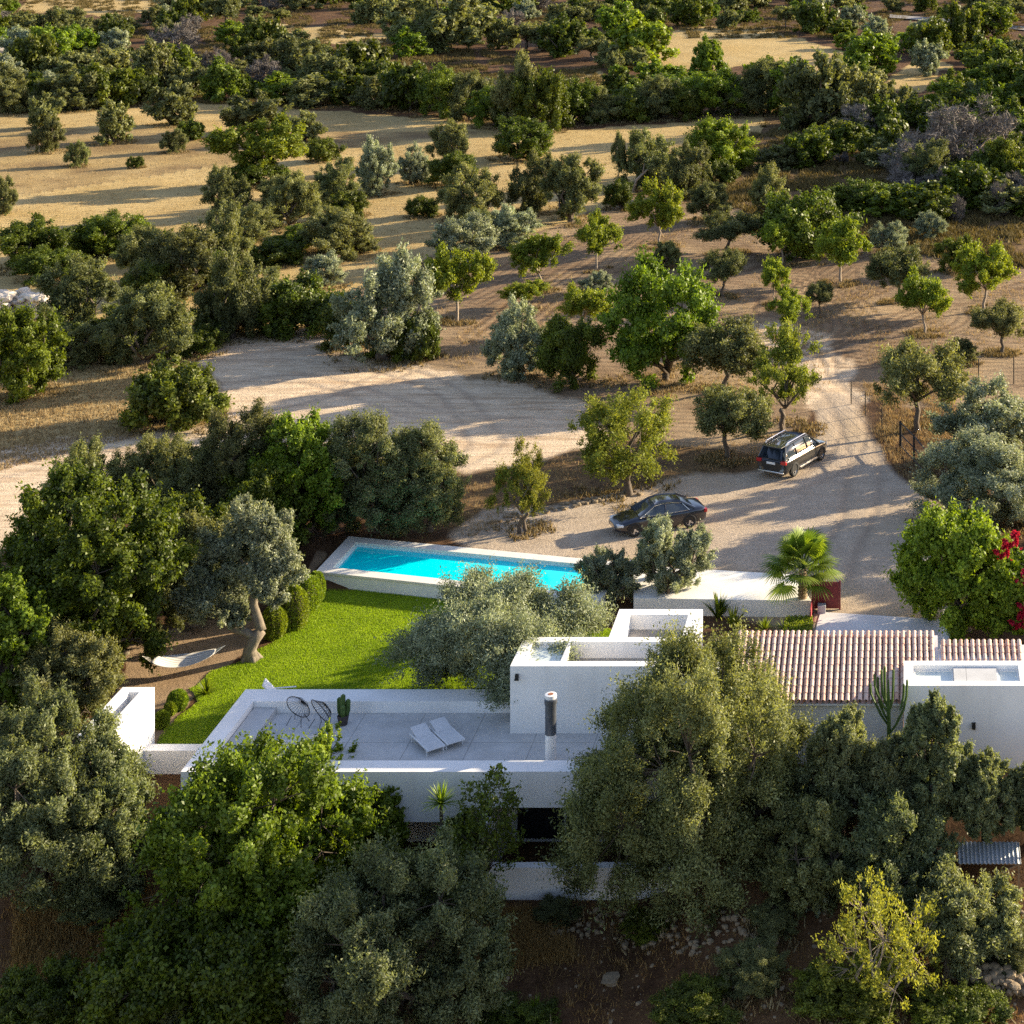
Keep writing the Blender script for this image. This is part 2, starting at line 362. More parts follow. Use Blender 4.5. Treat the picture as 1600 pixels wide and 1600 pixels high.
def ground_mat():
    m, nt, out = newmat('earth'); p = N(nt, 'ShaderNodeBsdfPrincipled'); P = pos(nt)
    a1 = N(nt, 'ShaderNodeSeparateColor'); a2 = N(nt, 'ShaderNodeSeparateColor')
    L(nt, N(nt, 'ShaderNodeAttribute', attribute_name='rega').outputs['Color'], a1.inputs[0]); L(nt, N(nt, 'ShaderNodeAttribute', attribute_name='regb').outputs['Color'], a2.inputs[0])
    n_big = noise(nt, .12, 5, .6, P); n_mid = noise(nt, .9, 5, .65, P); n_fine = noise(nt, 7, 5, .7, P); n_grain = noise(nt, 28, 3, .7, P)
    edge = math_(nt, 'MULTIPLY_ADD', n_mid, .5, -.25)
    def wgt(s, lo=.38, hi=.62): return ramp(nt, math_(nt, 'ADD', s, edge), [(lo, 0.0), (hi, 1.0)])
    def var(a, b, nn, lo=.35, hi=.65): return mixc(nt, ramp(nt, nn, [(lo, 0.0), (hi, 1.0)]), a, b)
    # furrows: wavy lines
    mp = N(nt, 'ShaderNodeMapping'); mp.inputs['Rotation'].default_value = (0, 0, math.radians(8)); L(nt, P, mp.inputs[0])
    wv = N(nt, 'ShaderNodeTexWave', wave_type='BANDS', bands_direction='Y'); wv.inputs['Scale'].default_value = .42; wv.inputs['Distortion'].default_value = 7; wv.inputs['Detail'].default_value = 3; wv.inputs['Detail Scale'].default_value = .12
    L(nt, mp.outputs[0], wv.inputs['Vector'])
    wv2 = N(nt, 'ShaderNodeTexWave', wave_type='RINGS'); wv2.inputs['Scale'].default_value = .38; wv2.inputs['Distortion'].default_value = 22; wv2.inputs['Detail'].default_value = 4; wv2.inputs['Detail Scale'].default_value = .16
    L(nt, mp.outputs[0], wv2.inputs['Vector'])
    base = var((.055, .028, .015), (.13, .07, .035), n_mid); base = mixc(nt, ramp(nt, n_fine, [(.52, 0.0), (.75, .6)]), base, (.20, .115, .05)); base = mixc(nt, ramp(nt, n_big, [(.5, 0.0), (.65, .5)]), base, (.19, .11, .05))
    fld = var((.39, .275, .108), (.51, .38, .175), n_big); fld = mixc(nt, ramp(nt, n_fine, [(.5, 0.0), (.75, .6)]), fld, (.28, .18, .065))
    fld = mixc(nt, math_(nt, 'MULTIPLY', wv.outputs['Fac'], .35), fld, (.40, .26, .10)); fld = mixc(nt, ramp(nt, n_mid, [(.55, 0.0), (.8, .6)]), fld, (.54, .41, .22))
    mps = N(nt, 'ShaderNodeMapping'); mps.inputs['Rotation'].default_value = (0, 0, math.radians(-14)); mps.inputs['Scale'].default_value = (.16, 1.6, 1); L(nt, P, mps.inputs[0]); rut = noise(nt, 1.0, 5, .7, mps.outputs[0], 1.2)
    lot = var((.58, .445, .295), (.75, .59, .41), n_mid); lot = mixc(nt, ramp(nt, rut, [(.48, 0.0), (.62, .75)]), lot, (.41, .275, .165)); lot = mixc(nt, ramp(nt, n_fine, [(.52, 0.0), (.75, .6)]), lot, (.36, .25, .155)); lot = mixc(nt, ramp(nt, n_grain, [(.58, 0.0), (.7, .6)]), lot, (.74, .60, .44))
    orc = var((.19, .128, .076), (.30, .215, .132), n_mid); orc = mixc(nt, ramp(nt, n_fine, [(.5, 0.0), (.7, .7)]), orc, (.12, .068, .036)); orc = mixc(nt, math_(nt, 'MULTIPLY', wv2.outputs['Fac'], .22), orc, (.22, .13, .07)); orc = mixc(nt, ramp(nt, n_big, [(.46, 0.0), (.62, .85)]), orc, (.37, .265, .155)); orc = mixc(nt, ramp(nt, n_mid, [(.56, 0.0), (.7, .7)]), orc, (.155, .09, .048))
    yrd = var((.47, .375, .275), (.61, .495, .37), n_mid); yrd = mixc(nt, ramp(nt, n_fine, [(.5, 0.0), (.68, .75)]), yrd, (.30, .24, .18)); yrd = mixc(nt, ramp(nt, n_fine, [(.3, .7), (.42, 0.0)]), yrd, (.70, .60, .50)); yrd = mixc(nt, ramp(nt, n_grain, [(.48, 0.0), (.62, .8)]), yrd, (.27, .20, .14)); yrd = mixc(nt, ramp(nt, n_big, [(.45, 0.0), (.65, .7)]), yrd, (.46, .345, .22)); yrd = mixc(nt, ramp(nt, rut, [(.5, 0.0), (.64, .5)]), yrd, (.36, .28, .20))
    scr = var((.08, .048, .026), (.19, .12, .055), n_mid); scr = mixc(nt, ramp(nt, n_fine, [(.5, 0.0), (.75, .7)]), scr, (.27, .18, .075))
    bed = var((.24, .165, .10), (.36, .25, .15), n_mid)
    c = mixc(nt, wgt(a1.outputs[0]), base, fld); c = mixc(nt, wgt(a2.outputs[1]), c, scr); c = mixc(nt, wgt(a1.outputs[2], .25, .75), c, orc)
    c = mixc(nt, wgt(a1.outputs[1], .22, .8), c, lot); c = mixc(nt, wgt(a2.outputs[0], .22, .8), c, yrd); c = mixc(nt, wgt(a2.outputs[2]), c, bed)
    a3 = N(nt, 'ShaderNodeSeparateColor'); L(nt, N(nt, 'ShaderNodeAttribute', attribute_name='ruts').outputs['Color'], a3.inputs[0])
    c = mixc(nt, math_(nt, 'MULTIPLY', a3.outputs[0], .7), c, (.33, .25, .18)); c = mixc(nt, math_(nt, 'MULTIPLY', a3.outputs[1], .85), c, (.11, .064, .036))
    L(nt, c, p.inputs['Base Color']); p.inputs['Roughness'].default_value = .95; p.inputs['Specular IOR Level'].default_value = .1
    fur = math_(nt, 'ADD', math_(nt, 'MULTIPLY', wv.outputs['Fac'], math_(nt, 'MULTIPLY', a1.outputs[0], .5)), math_(nt, 'MULTIPLY', wv2.outputs['Fac'], math_(nt, 'MULTIPLY', a1.outputs[2], .7)))
    hgt = math_(nt, 'ADD', math_(nt, 'MULTIPLY', n_fine, 1.2), math_(nt, 'ADD', math_(nt, 'MULTIPLY', n_grain, .4), math_(nt, 'ADD', fur, math_(nt, 'SUBTRACT', math_(nt, 'MULTIPLY', n_mid, 1.2), math_(nt, 'MULTIPLY', math_(nt, 'ADD', a3.outputs[0], a3.outputs[1]), 1.8)))))
    b = N(nt, 'ShaderNodeBump'); b.inputs['Strength'].default_value = .55; b.inputs['Distance'].default_value = .16
    L(nt, hgt, b.inputs['Height']); L(nt, b.outputs[0], p.inputs['Normal']); L(nt, p.outputs[0], out.inputs[0]); return m
M['earth'] = ground_mat()
nr, nc = Xg.shape
idx = np.arange(nr * nc).reshape(nr, nc)
quads = np.stack([idx[:-1, :-1], idx[:-1, 1:], idx[1:, 1:], idx[1:, :-1]], -1).reshape(-1, 4)
fid = rid[:-1, :-1].ravel()
V = np.stack([Xg, Yg, Zg], -1).reshape(-1, 3); a1f = A1.reshape(-1, 3); a2f = A2.reshape(-1, 3); a3f = A3.reshape(-1, 3)
for i, nm in enumerate(('ground', 'dry_field', 'dirt_clearing', 'orchard_soil', 'gravel_yard', 'garden_path')):
    q = quads[fid == i]
    if len(q) == 0: continue
    u, inv = np.unique(q, return_inverse=True)
    me = fast_mesh(nm, V[u], inv.reshape(-1, 4), M['earth'], None, True)
    for an, arr in (('rega', a1f), ('regb', a2f), ('ruts', a3f)):
        at = me.color_attributes.new(an, 'FLOAT_COLOR', 'POINT'); c = np.ones((len(u), 4), np.float32); c[:, :3] = arr[u]; at.data.foreach_set('color', c.ravel())
    tag(put(bpy.data.objects.new(nm, me)), kind='structure')
# far track at the top right
mb = MB(); tr = [place(*p) for p in ((1390, 27), (1440, 31), (1500, 36), (1560, 43), (1640, 50), (1760, 58))]
for (a, b) in zip(tr[:-1], tr[1:]):
    mb.add([(a[0], a[1] - 3, a[2] + .25), (b[0], b[1] - 3, b[2] + .25), (b[0], b[1] + 4, b[2] + .25), (a[0], a[1] + 4, a[2] + .25)], [(0, 1, 2, 3)])
tag(mb.build('dirt_road', plain('road_dust', (.26, .235, .21), .95)), kind='structure')

# lawn
LAWN = pxpoly([(508, 914), (645, 926), (760, 935), (960, 985), (960, 1080), (385, 1080), (318, 1164), (246, 1164), (262, 1140), (310, 1100), (300, 1078), (330, 1048), (378, 1034), (432, 1004), (475, 968), (500, 935)], -.63)
def lawn_mat():
    m, nt, out = newmat('lawn_turf'); p = N(nt, 'ShaderNodeBsdfPrincipled'); P = pos(nt)
    c = mixc(nt, ramp(nt, noise(nt, 1.1, 5, .65, P), [(.3, 0.0), (.7, 1.0)]), (.16, .235, .012), (.30, .36, .020))
    c = mixc(nt, ramp(nt, noise(nt, 14, 4, .7, P), [(.45, 0.0), (.75, .7)]), c, (.15, .20, .012))
    L(nt, c, p.inputs['Base Color']); p.inputs['Roughness'].default_value = .9
    b = N(nt, 'ShaderNodeBump'); b.inputs['Strength'].default_value = .8; b.inputs['Distance'].default_value = .06
    L(nt, noise(nt, 18, 4, .7, P), b.inputs['Height']); L(nt, b.outputs[0], p.inputs['Normal']); L(nt, p.outputs[0], out.inputs[0]); return m
M['lawn'] = lawn_mat()
o = bpy.data.objects.new('lawn', None)
mb = MB(); mb.add([(x, y, -.625) for x, y in LAWN], [tuple(range(len(LAWN)))]); lo = mb.build('lawn', M['lawn']); tag(lo, kind='structure')
M['blade'] = leafmat('grass_blades', (.22, .30, .013), (.38, .455, .028), .4, (1.3, 1.4, .4), .6, .2, .0)
def blades(rng, X, Y, Z, hmin, hmax, wd, lean):
    n = len(X); h = rng.uniform(hmin, hmax, n); a = rng.uniform(0, 2 * np.pi, n); l = rng.uniform(0, lean, n) * h; b = rng.uniform(0, 2 * np.pi, n)
    w = wd * rng.uniform(.6, 1.4, n)
    V = np.zeros((n, 3, 3)); ca, sa = np.cos(a) * w, np.sin(a) * w
    V[:, 0] = np.stack([X - ca, Y - sa, Z], -1); V[:, 1] = np.stack([X + ca, Y + sa, Z], -1); V[:, 2] = np.stack([X + np.cos(b) * l, Y + np.sin(b) * l, Z + h], -1)
    t = np.repeat(np.stack([rng.uniform(0, 1, n), rng.uniform(0, 1, n), np.zeros(n)], -1)[:, None], 3, 1)
    return V.reshape(-1, 3), np.arange(3 * n).reshape(-1, 3), t.reshape(-1, 3)
rng = np.random.default_rng(5)
lx = [p[0] for p in LAWN]; ly = [p[1] for p in LAWN]
X = rng.uniform(min(lx) - .3, max(lx) + .3, 380000); Y = rng.uniform(min(ly) - .3, max(ly) + .3, 380000); k = inpoly(X + (vnoise(X, Y, .7, 41) - .5) * .5, Y + (vnoise(X, Y, .6, 42) - .5) * .5, LAWN); X, Y = X[k], Y[k]
v, f, t = blades(rng, X, Y, np.full(len(X), -.625), .03, .075, .012, .8); t[:, 1] = np.repeat(vnoise(X, Y, .8, 8) * .7 + rng.uniform(0, .3, len(X)), 3)
tag(put(bpy.data.objects.new('grass', fast_mesh('grass', v, f, M['blade'], t))), kind='stuff')

# ------------------------------------------------------------------ dry grass and undergrowth (uncountable)
M['straw'] = leafmat('dry_straw', (.23, .17, .085), (.42, .335, .185), .3, (1.2, 1.0, .6), .8, .15, .0)
M['redstraw'] = leafmat('russet_grass', (.20, .11, .04), (.38, .24, .10), .3, (1.2, 1.0, .6), .8, .15, .0)
M['scrubleaf'] = leafmat('low_scrub', (.075, .058, .026), (.20, .145, .06), .25, (1.2, 1.1, .5), .8, .15, .0)
def scatter(polys, n, rng, pxspace=True):
    allx = []; ally = []
    for p in polys:
        xs = [q[0] for q in p]; ys = [q[1] for q in p]
        allx.append(rng.uniform(min(xs), max(xs), n)); ally.append(rng.uniform(min(ys), max(ys), n)); k = inpoly(allx[-1], ally[-1], p); allx[-1] = allx[-1][k]; ally[-1] = ally[-1][k]
    return np.concatenate(allx), np.concatenate(ally)
def tufts(name, px, py, per, spread, hmin, hmax, wd, lean, mat, seed):
    rng = np.random.default_rng(seed); z = np.zeros(len(px))
    for _ in range(6):
        Y = F * (CAMH - z) / (py - HY); X = (px - PX0) * Y / F; z = .5 * z + .5 * terrain(X, Y)
    sp = rng.uniform(.4, 1.3, len(X)) * spread
    X = np.repeat(X, per) + rng.normal(0, 1, len(X) * per) * np.repeat(sp, per); Y = np.repeat(Y, per) + rng.normal(0, 1, len(Y) * per) * np.repeat(sp, per)
    v, f, t = blades(rng, X, Y, terrain(X, Y) - .02, hmin, hmax, wd, lean)
    return tag(put(bpy.data.objects.new(name, fast_mesh(name, v, f, mat, t))), kind='stuff')
rng = np.random.default_rng(17)
bx, by = scatter([[(690, 838), (700, 745), (800, 735), (960, 690), (1190, 690), (1185, 728), (1080, 742), (960, 776), (860, 790), (740, 835)], [(1345, 640), (1375, 640), (1460, 700), (1475, 800), (1440, 770), (1400, 735)], [(1350, 600), (1500, 600), (1500, 690), (1380, 690)]], 1900, rng)
k = vnoise(bx, by, 22, 3) > .38; bx, by = bx[k], by[k]
tufts('dry_grass', bx, by, 7, .2, .06, .30, .018, .9, M['straw'], 21)
bx, by = scatter([[(0, 1380), (300, 1330), (800, 1380), (1600, 1330), (1600, 1600), (0, 1600)]], 3200, rng)
k = vnoise(bx, by, 60, 5) > .5; tufts('weeds', bx[k], by[k], 9, .12, .06, .28, .014, .9, M['redstraw'], 22)
bx, by = scatter([[(-20, 180), (320, 158), (700, 186), (1000, 196), (1200, 186), (1000, 290), (700, 390), (560, 430), (300, 370), (-20, 420)], [(-20, 560), (300, 560), (350, 650), (-20, 740)]], 9000, rng)
tufts('stubble', bx, by, 4, .22, .08, .22, .03, .8, M['straw'], 23)
bx, by = scatter([[(1240, 150), (1600, 160), (1600, 420), (1440, 400), (1330, 370), (1180, 335), (1050, 300), (1100, 250), (1180, 210)], [(0, 60), (700, 60), (860, 110), (1000, 100), (850, 190), (450, 160), (0, 170)], [(0, -6), (1600, -6), (1600, 60), (0, 60)]], 7500, rng)
k = vnoise(bx, by, 14, 6) > .42; tufts('undergrowth', bx[k], by[k], 34, .42, .15, .55, .09, 1.4, M['scrubleaf'], 24)
bx, by = scatter([[(560, 450), (900, 345), (1100, 310), (1400, 400), (1600, 430), (1600, 640), (1370, 620), (1000, 690), (690, 575)]], 9000, rng)
k = vnoise(bx, by, 38, 9) > .55; tufts('orchard_weeds', bx[k], by[k], 9, .3, .06, .32, .022, 1.0, M['straw'], 25)

# ------------------------------------------------------------------ the house
villa = thing('white_villa', 'long white flat roofed villa with roof terrace, tall block and red tiled wing', 'house', (-14, 67, -.65))
def hp(mb, name, mat, parent=None, label=None, bevel=0.0):
    """build a part in world coordinates below the villa"""
    o = mb.build(name, mat, None, bevel=bevel)
    p = parent or villa
    o.parent = p
    base = Vector(villa.location) if p is villa else Vector((0, 0, 0))
    if p is villa: o.location = -base
    if label: o['label'] = label
    return o
hp(MB().box(-25.0, -7.4, 64.5, 69.0, -.25, 0), 'terrace_floor', M['terrace'])
mb = MB(); mb.box(-25.7, -14.8, 69.0, 70.0, -3.4, .45); mb.box(-14.795, -11.6, 69.92, 70.0, -3.4, -.1)
hp(mb, 'parapet', M['wall'], label='wide parapet along the lawn side')
hp(MB().box(-25.7, -25.05, 63.7, 68.998, -3.4, .45), 'parapet', M['wall'], label='parapet on the left end of the terrace')
mb = MB(); mb.box(-25.05, -14.6, 63.7, 64.5, -1.34, .447); mb.box(-14.6, -7.4, 63.703, 64.497, -.83, .45)
hp(mb, 'parapet', M['wall'], label='deep front parapet, half sunlit')
hp(MB().box(-25.0, -24.15, 64.5, 68.99, .002, .22), 'bench', M['terrace'])
hp(MB().box(-25.05, -7.4, 66.0, 66.2, -3.4, -.26), 'back_wall', M['wall'], label='recessed lower wall in deep shade')
mb = MB()
for x0 in (-14.2, -12.4, -10.6, -8.9): mb.box(x0, x0 + 1.7, 65.93, 65.96, -3.15, -.95)
win = hp(mb, 'window', M['darkglass'], label='dark glazing of the lower floor')
mb = MB()
for x0 in (-14.2, -12.4, -10.6, -8.9):
    mb.box(x0, x0 + .07, 65.88, 65.925, -3.2, -.9); mb.box(x0 + 1.63, x0 + 1.7, 65.88, 65.925, -3.2, -.9); mb.box(x0 + .07, x0 + 1.63, 65.88, 65.925, -.97, -.9)
hp(mb, 'window_frame', M['darkmetal'], win)
hp(MB().box(-14.85, -14.55, 62.7, 65.9, -3.4, -.84), 'fin_wall', M['wall'])
hp(MB().box(-14.5, -6.2, 62.35, 62.7, -3.5, -2.2), 'low_wall', M['wall'], label='low white patio wall in front of the windows')
mb = MB().box(-19.62, -19.5, 63.6, 63.697, -.42, -.22); hp(mb, 'wall_lamp', M['darkmetal'])
mb = MB().box(-20.6, -20.0, 62.9, 63.695, -2.2, -.75); hp(mb, 'buttress', M['wall'])
# stair block
mb = MB(); c = .42
mb.box(-14.8, -8.6, 67.4, 67.4 + c, -.02, 2.53); mb.box(-14.8, -8.6, 69.9 - c, 69.9, -.7, 2.53); mb.box(-14.8, -14.8 + c, 67.4 + c, 69.9 - c, -.02, 2.53); mb.box(-8.6 - c, -8.6, 67.4 + c, 69.9 - c, -.02, 2.53)
mb.box(-13.0, -12.88, 67.4 + c, 69.9 - c, 1.5, 2.50)
tower = hp(mb, 'tall_block', M['wall'])
hp(MB().box(-14.38, -9.02, 67.82, 69.48, 1.7, 1.9), 'flat_roof', M['gravelroof'], tower)
def skylight(x0, x1, y0, y1, z, parent):
    s = hp(MB().box(x0, x1, y0, y1, z - .12, z - .02), 'skylight', M['glassw'], parent)
    mb = MB(); w = .06
    mb.box(x0, x1, y0, y0 + w, z - .02, z + .03); mb.box(x0, x1, y1 - w, y1, z - .02, z + .03); mb.box(x0, x0 + w, y0 + w, y1 - w, z - .02, z + .03); mb.box(x1 - w, x1, y0 + w, y1 - w, z - .02, z + .03)
    f = mb.build('skylight_frame', M['frame'], s)
    return s
skylight(-14.37, -13.0, 67.83, 69.47, 2.36, tower)
mb = MB().box(-14.6, -14.48, 67.3, 67.397, 2.05, 2.25); mb.box(-14.62, -14.46, 67.28, 67.3, 2.03, 2.1); hp(mb, 'wall_lamp', M['darkmetal'], tower)
# rear block
mb = MB(); c = .52
mb.box(-11.5, -8.13, 72.5 - c, 72.5, -.9, 2.528); mb.box(-11.5, -11.5 + c, 69.902, 72.5 - c, -.9, 2.528); mb.box(-8.13 - c, -8.13, 69.0, 72.5 - c, -.9, 2.528)
mb.box(-8.597, -8.13, 67.4, 69.0, -.02, 2.2)
rb = hp(mb, 'rear_block', M['wall'])
hp(MB().box(-10.98, -8.65, 69.905, 71.98, 1.7, 1.93), 'flat_roof', M['gravelroof'], rb)
# flue
ch = hp(MB().lathe([(.2, 0), (.2, .92)], (-12.9, 65.5, 0.001), 24), 'flue', M['wall'], label='round white flue with a dark steel upper pipe')
mb = MB().lathe([(.205, .921), (.205, 2.02), (.235, 2.04), (.235, 2.2), (.2, 2.22)], (-12.9, 65.5, 0), 24); hp(mb, 'steel_pipe', M['steel'], ch)
mb = MB().lathe([(.20, 2.221), (.215, 2.24), (.215, 2.36), (.15, 2.37)], (-12.9, 65.5, 0), 24); hp(mb, 'flue_cap', M['frame'], ch)
mb = MB().lathe([(.10, 2.371), (.10, 2.38)], (-12.9, 65.5, 0), 16); hp(mb, 'flue_opening', M['soot'], ch)
# tiled wing
hp(MB().box(-7.38, -.02, 65.3, 68.5, -.2, 2.2), 'wing_wall', M['wall'])
hp(MB().box(1.32, 4.5, 67.0, 68.1, -.2, 2.85), 'wing_wall', M['wall'], label='rear wall of the lower roof piece')
def tile_mat():
    m, nt, out = newmat('clay_tiles'); p = N(nt, 'ShaderNodeBsdfPrincipled'); P = pos(nt)
    at = N(nt, 'ShaderNodeAttribute', attribute_name='tint'); sp = N(nt, 'ShaderNodeSeparateColor'); L(nt, at.outputs['Color'], sp.inputs[0])
    c = mixc(nt, sp.outputs[0], (.54, .27, .18), (.66, .42, .31)); c = mixc(nt, math_(nt, 'MULTIPLY', sp.outputs[1], .62), c, (.74, .58, .47))
    c = mixc(nt, ramp(nt, noise(nt, 8, 5, .7, P), [(.45, 0.0), (.7, .55)]), c, (.66, .58, .50))
    c = mixc(nt, ramp(nt, noise(nt, 5, 4, .7, P), [(.62, 0.0), (.8, .5)]), c, (.26, .18, .13))
    L(nt, c, p.inputs['Base Color']); p.inputs['Roughness'].default_value = .9
    L(nt, p.outputs[0], out.inputs[0]); return m
M['tile'] = tile_mat()
def tile_roof(x0, x1, ye, ze, yr, zr, seed, name='tile_roof'):
    rng = random.Random(seed); vs = []; fs = []; ti = []; per = .222; ncol = int((x1 - x0) / per); ncr = max(2, int(math.hypot(yr - ye, zr - ze) / .36)); seg = 6
    def piece(xa, r, t0, t1, lift0, lift1, up, col, flare):
        n = len(vs)
        for t, lf, rr in ((t0, lift0, r * flare), (t1, lift1, r)):
            for k in range(seg + 1):
                a = math.pi * k / seg; vs.append((xa - math.cos(a) * rr, ye + (yr - ye) * t, ze + (zr - ze) * t + lf + up * math.sin(a) * rr * .95)); ti.append(col)
        for k in range(seg): fs.append((n + k, n + k + 1, n + seg + 2 + k, n + seg + 1 + k))
    for i in range(ncol + 1):
        xc = x0 + i * per
        colw = rng.random()
        for j in range(ncr):
            t0 = j / ncr; t1 = min(1.0, (j + 1.06) / ncr)
            j0 = rng.uniform(-.006, .006)
            piece(xc + j0, .082, t0 - rng.uniform(0, .012), t1, .040, .028, 1, (rng.random(), min(1, max(0, rng.gauss(.55 if colw > .3 else .35, .2)))), 1.05)
            if i < ncol: piece(xc + per / 2, .085, t0, t1, .035, .005, -1, (rng.random() * .6, max(0, rng.gauss(.02, .12))), 1.05)
    me = bpy.data.meshes.new(name); me.from_pydata(vs, [], fs); me.update()
    me.polygons.foreach_set('use_smooth', [True] * len(fs))
    at = me.color_attributes.new('tint', 'FLOAT_COLOR', 'POINT')
    at.data.foreach_set('color', np.array([(a, b, 0, 1) for a, b in ti], np.float32).ravel()); me.materials.append(M['tile'])
    o = put(bpy.data.objects.new(name, me), villa); o.location = -Vector(villa.location)
    return o
def roof_slab(x0, x1, ye, ze, yr, zr):
    mb = MB(); mb.add([(x0, ye, ze - .1), (x1, ye, ze - .1), (x1, yr, zr - .1), (x0, yr, zr - .1), (x0, ye, ze - .15), (x1, ye, ze - .15), (x1, yr, zr - .16), (x0, yr, zr - .16)],
        [(0, 1, 2, 3), (7, 6, 5, 4), (0, 4, 5, 1), (1, 5, 6, 2), (2, 6, 7, 3), (3, 7, 4, 0)])
    hp(mb, 'roof_board', M['wall'])
tile_roof(-6.25, 1.28, 65.0, 2.3, 68.75, 3.2, 3); roof_slab(-6.3, 1.3, 65.05, 2.31, 68.75, 3.2)
o = tile_roof(1.5, 4.5, 65.0, 2.25, 68.25, 3.08, 4); o['label'] = 'lower piece of tiled roof behind the skylight box'
roof_slab(1.4, 4.6, 66.82, 2.7, 68.25, 3.06)
# right block with two skylights
mb = MB(); c = .36
mb.box(0, 4.6, 64.8, 64.8 + c, -.9, 3.0); mb.box(0, 4.6, 66.8 - c, 66.8, -.5, 3.0); mb.box(0, c, 64.8 + c, 66.8 - c, -.5, 3.0); mb.box(4.24, 4.6, 64.8 + c, 66.8 - c, -.5, 3.0)
blk = hp(mb, 'right_block', M['wall'])
hp(MB().box(1.84, 3.42, 65.163, 66.437, 2.6, 2.93), 'roof_slab', M['terrace'], blk)
skylight(.37, 1.83, 65.17, 66.43, 2.80, blk); skylight(3.43, 4.23, 65.17, 66.43, 2.80, blk)
mb = MB().box(2.47, 2.6, 64.7, 64.797, 1.45, 1.68); hp(mb, 'wall_lamp', M['darkmetal'], blk)

# left annex: a narrow white trough of walls, and the low wall joining it to the terrace
an = MB(); an.box(-29.5, -28.3, 67.3, 67.7, -3.0, 1.6); an.box(-28.7, -28.3, 63.6, 67.3, -4.2, 1.6); an.box(-29.5, -29.1, 63.6, 67.3, -4.2, 1.6); an.box(-29.1, -28.7, 63.6, 64.0, -4.2, 1.6)
annex = an.build('stairwell_walls', M['wall']); tag(annex, 'narrow white walled trough standing left of the terrace', 'walls')
an = MB(); an.box(-29.098, -28.702, 64.0, 67.3, -3.0, .55); an.build('planter_soil', M['soil'], annex)
tag(MB().box(-28.297, -25.703, 66.7, 67.2, -3.4, -.3).build('low_wall', M['wall']), 'low white wall joining the trough to the terrace', 'wall')

# ------------------------------------------------------------------ pool
pool = thing('swimming_pool', 'long turquoise swimming pool with white stone coping', 'pool', (-20, 84, 0))
pin = inset_quad(POOL, .62); pout = POOL
def ring(mb, po, pi, z0, z1):
    n = len(po)
    vs = [(x, y, z1) for x, y in po] + [(x, y, z1) for x, y in pi] + [(x, y, z0) for x, y in po] + [(x, y, z0) for x, y in pi]
    fs = []
    for i in range(n):
        j = (i + 1) % n; fs += [(i, n + i, n + j, j), (2 * n + i, i, j, 2 * n + j), (n + i, 3 * n + i, 3 * n + j, n + j)]
    return mb.add(vs, fs)
def pp(mb, name, mat):
    o = mb.build(name, mat, pool); o.location = -Vector(pool.location); return o
pp(ring(MB(), pout, pin, -.04, .055), 'coping', M['coping'])
pp(ring(MB(), inset_quad(POOL, .04), inset_quad(POOL, .5), -1.2, -.045), 'retaining_wall', M['wall'])
mb = MB(); pi2 = inset_quad(POOL, .60); mb.add([(x, y, -1.6) for x, y in pi2] + [(x, y, -.05) for x, y in pi2], [(0, 3, 2, 1)] + [(i, (i + 1) % 4, 4 + (i + 1) % 4, 4 + i) for i in range(4)])
# sloping beach end at the left
bl, fl = Vector(pi2[0]), Vector(pi2[3]); ax = (Vector(pi2[1]) - bl).normalized() * .9
mb.add([(bl.x, bl.y, -.06), (fl.x, fl.y, -.06), (fl.x + ax.x, fl.y + ax.y, -.9), (bl.x + ax.x, bl.y + ax.y, -.9)], [(0, 1, 2, 3)])
M['basin'] = plain('pool_plaster', (.62, .80, .80), .6, var=.03)
pp(mb, 'basin', M['basin'])
def water_mat():
    m, nt, out = newmat('pool_water'); p = N(nt, 'ShaderNodeBsdfPrincipled'); P = pos(nt)
    c = mixc(nt, noise(nt, .35, 3, .5, P), (.0, .76, .85), (.0, .80, .88)); L(nt, c, p.inputs['Base Color'])
    p.inputs['Roughness'].default_value = .04; p.inputs['IOR'].default_value = 1.33; p.inputs['Transmission Weight'].default_value = .0
    b = N(nt, 'ShaderNodeBump'); b.inputs['Strength'].default_value = .06; b.inputs['Distance'].default_value = .03
    L(nt, noise(nt, 3.5, 3, .5, P), b.inputs['Height']); L(nt, b.outputs[0], p.inputs['Normal']); L(nt, p.outputs[0], out.inputs[0]); return m
mb = MB(); pw = inset_quad(POOL, .605); mb.add([(x, y, -.16) for x, y in pw], [(3, 2, 1, 0)]); pp(mb, 'water', water_mat())

# deck right of the pool, red screen, entrance court
dq = [W(990, 884, .05), W(1240, 899, .05), W(1268, 940, .05), W(990, 936, .05)]
tag(MB().prism(dq, -.95, .09).build('pool_deck', M['deck'], bevel=.01), 'white rendered deck block between pool and palm tree', 'deck')
rd = thing('red_gate', 'dark red metal gate panel at the end of the white deck', 'gate', (-3.4, 78.5, 0))
mb = MB().box(-.52, .56, -.03, .03, .05, 1.2); mb.build('panel', M['red'], rd)
MB().box(-.62, -.53, -.06, .06, -.2, 1.25).build('post', M['red'], rd); MB().box(.565, .64, -.05, .05, -.1, 1.25).build('post', M['red'], rd)
tag(MB().box(-4.02, -3.98, 77.0, 78.35, -.6, .6).build('low_screen', plain('brick_red', (.32, .03, .035), .6)), 'low brick red screen at the deck corner beside the gate', 'screen')
tag(MB().box(-3.75, -3.4, 78.0, 78.35, -.1, .35).build('meter_box', plain('grey_box', (.35, .35, .36), .6), bevel=.015), 'small grey meter box standing before the red gate', 'box')
court = pxpoly([(1282, 957), (1471, 969), (1478, 1030), (1262, 1030)])
tag(MB().prism(court, -.3, .03).build('patio', M['patio']), kind='structure')
tag(MB().box(1.66, 1.9, 70.0, 77.6, -.3, .5).build('low_wall', M['wall']), 'thin white wall along the right side of the entrance court', 'wall')

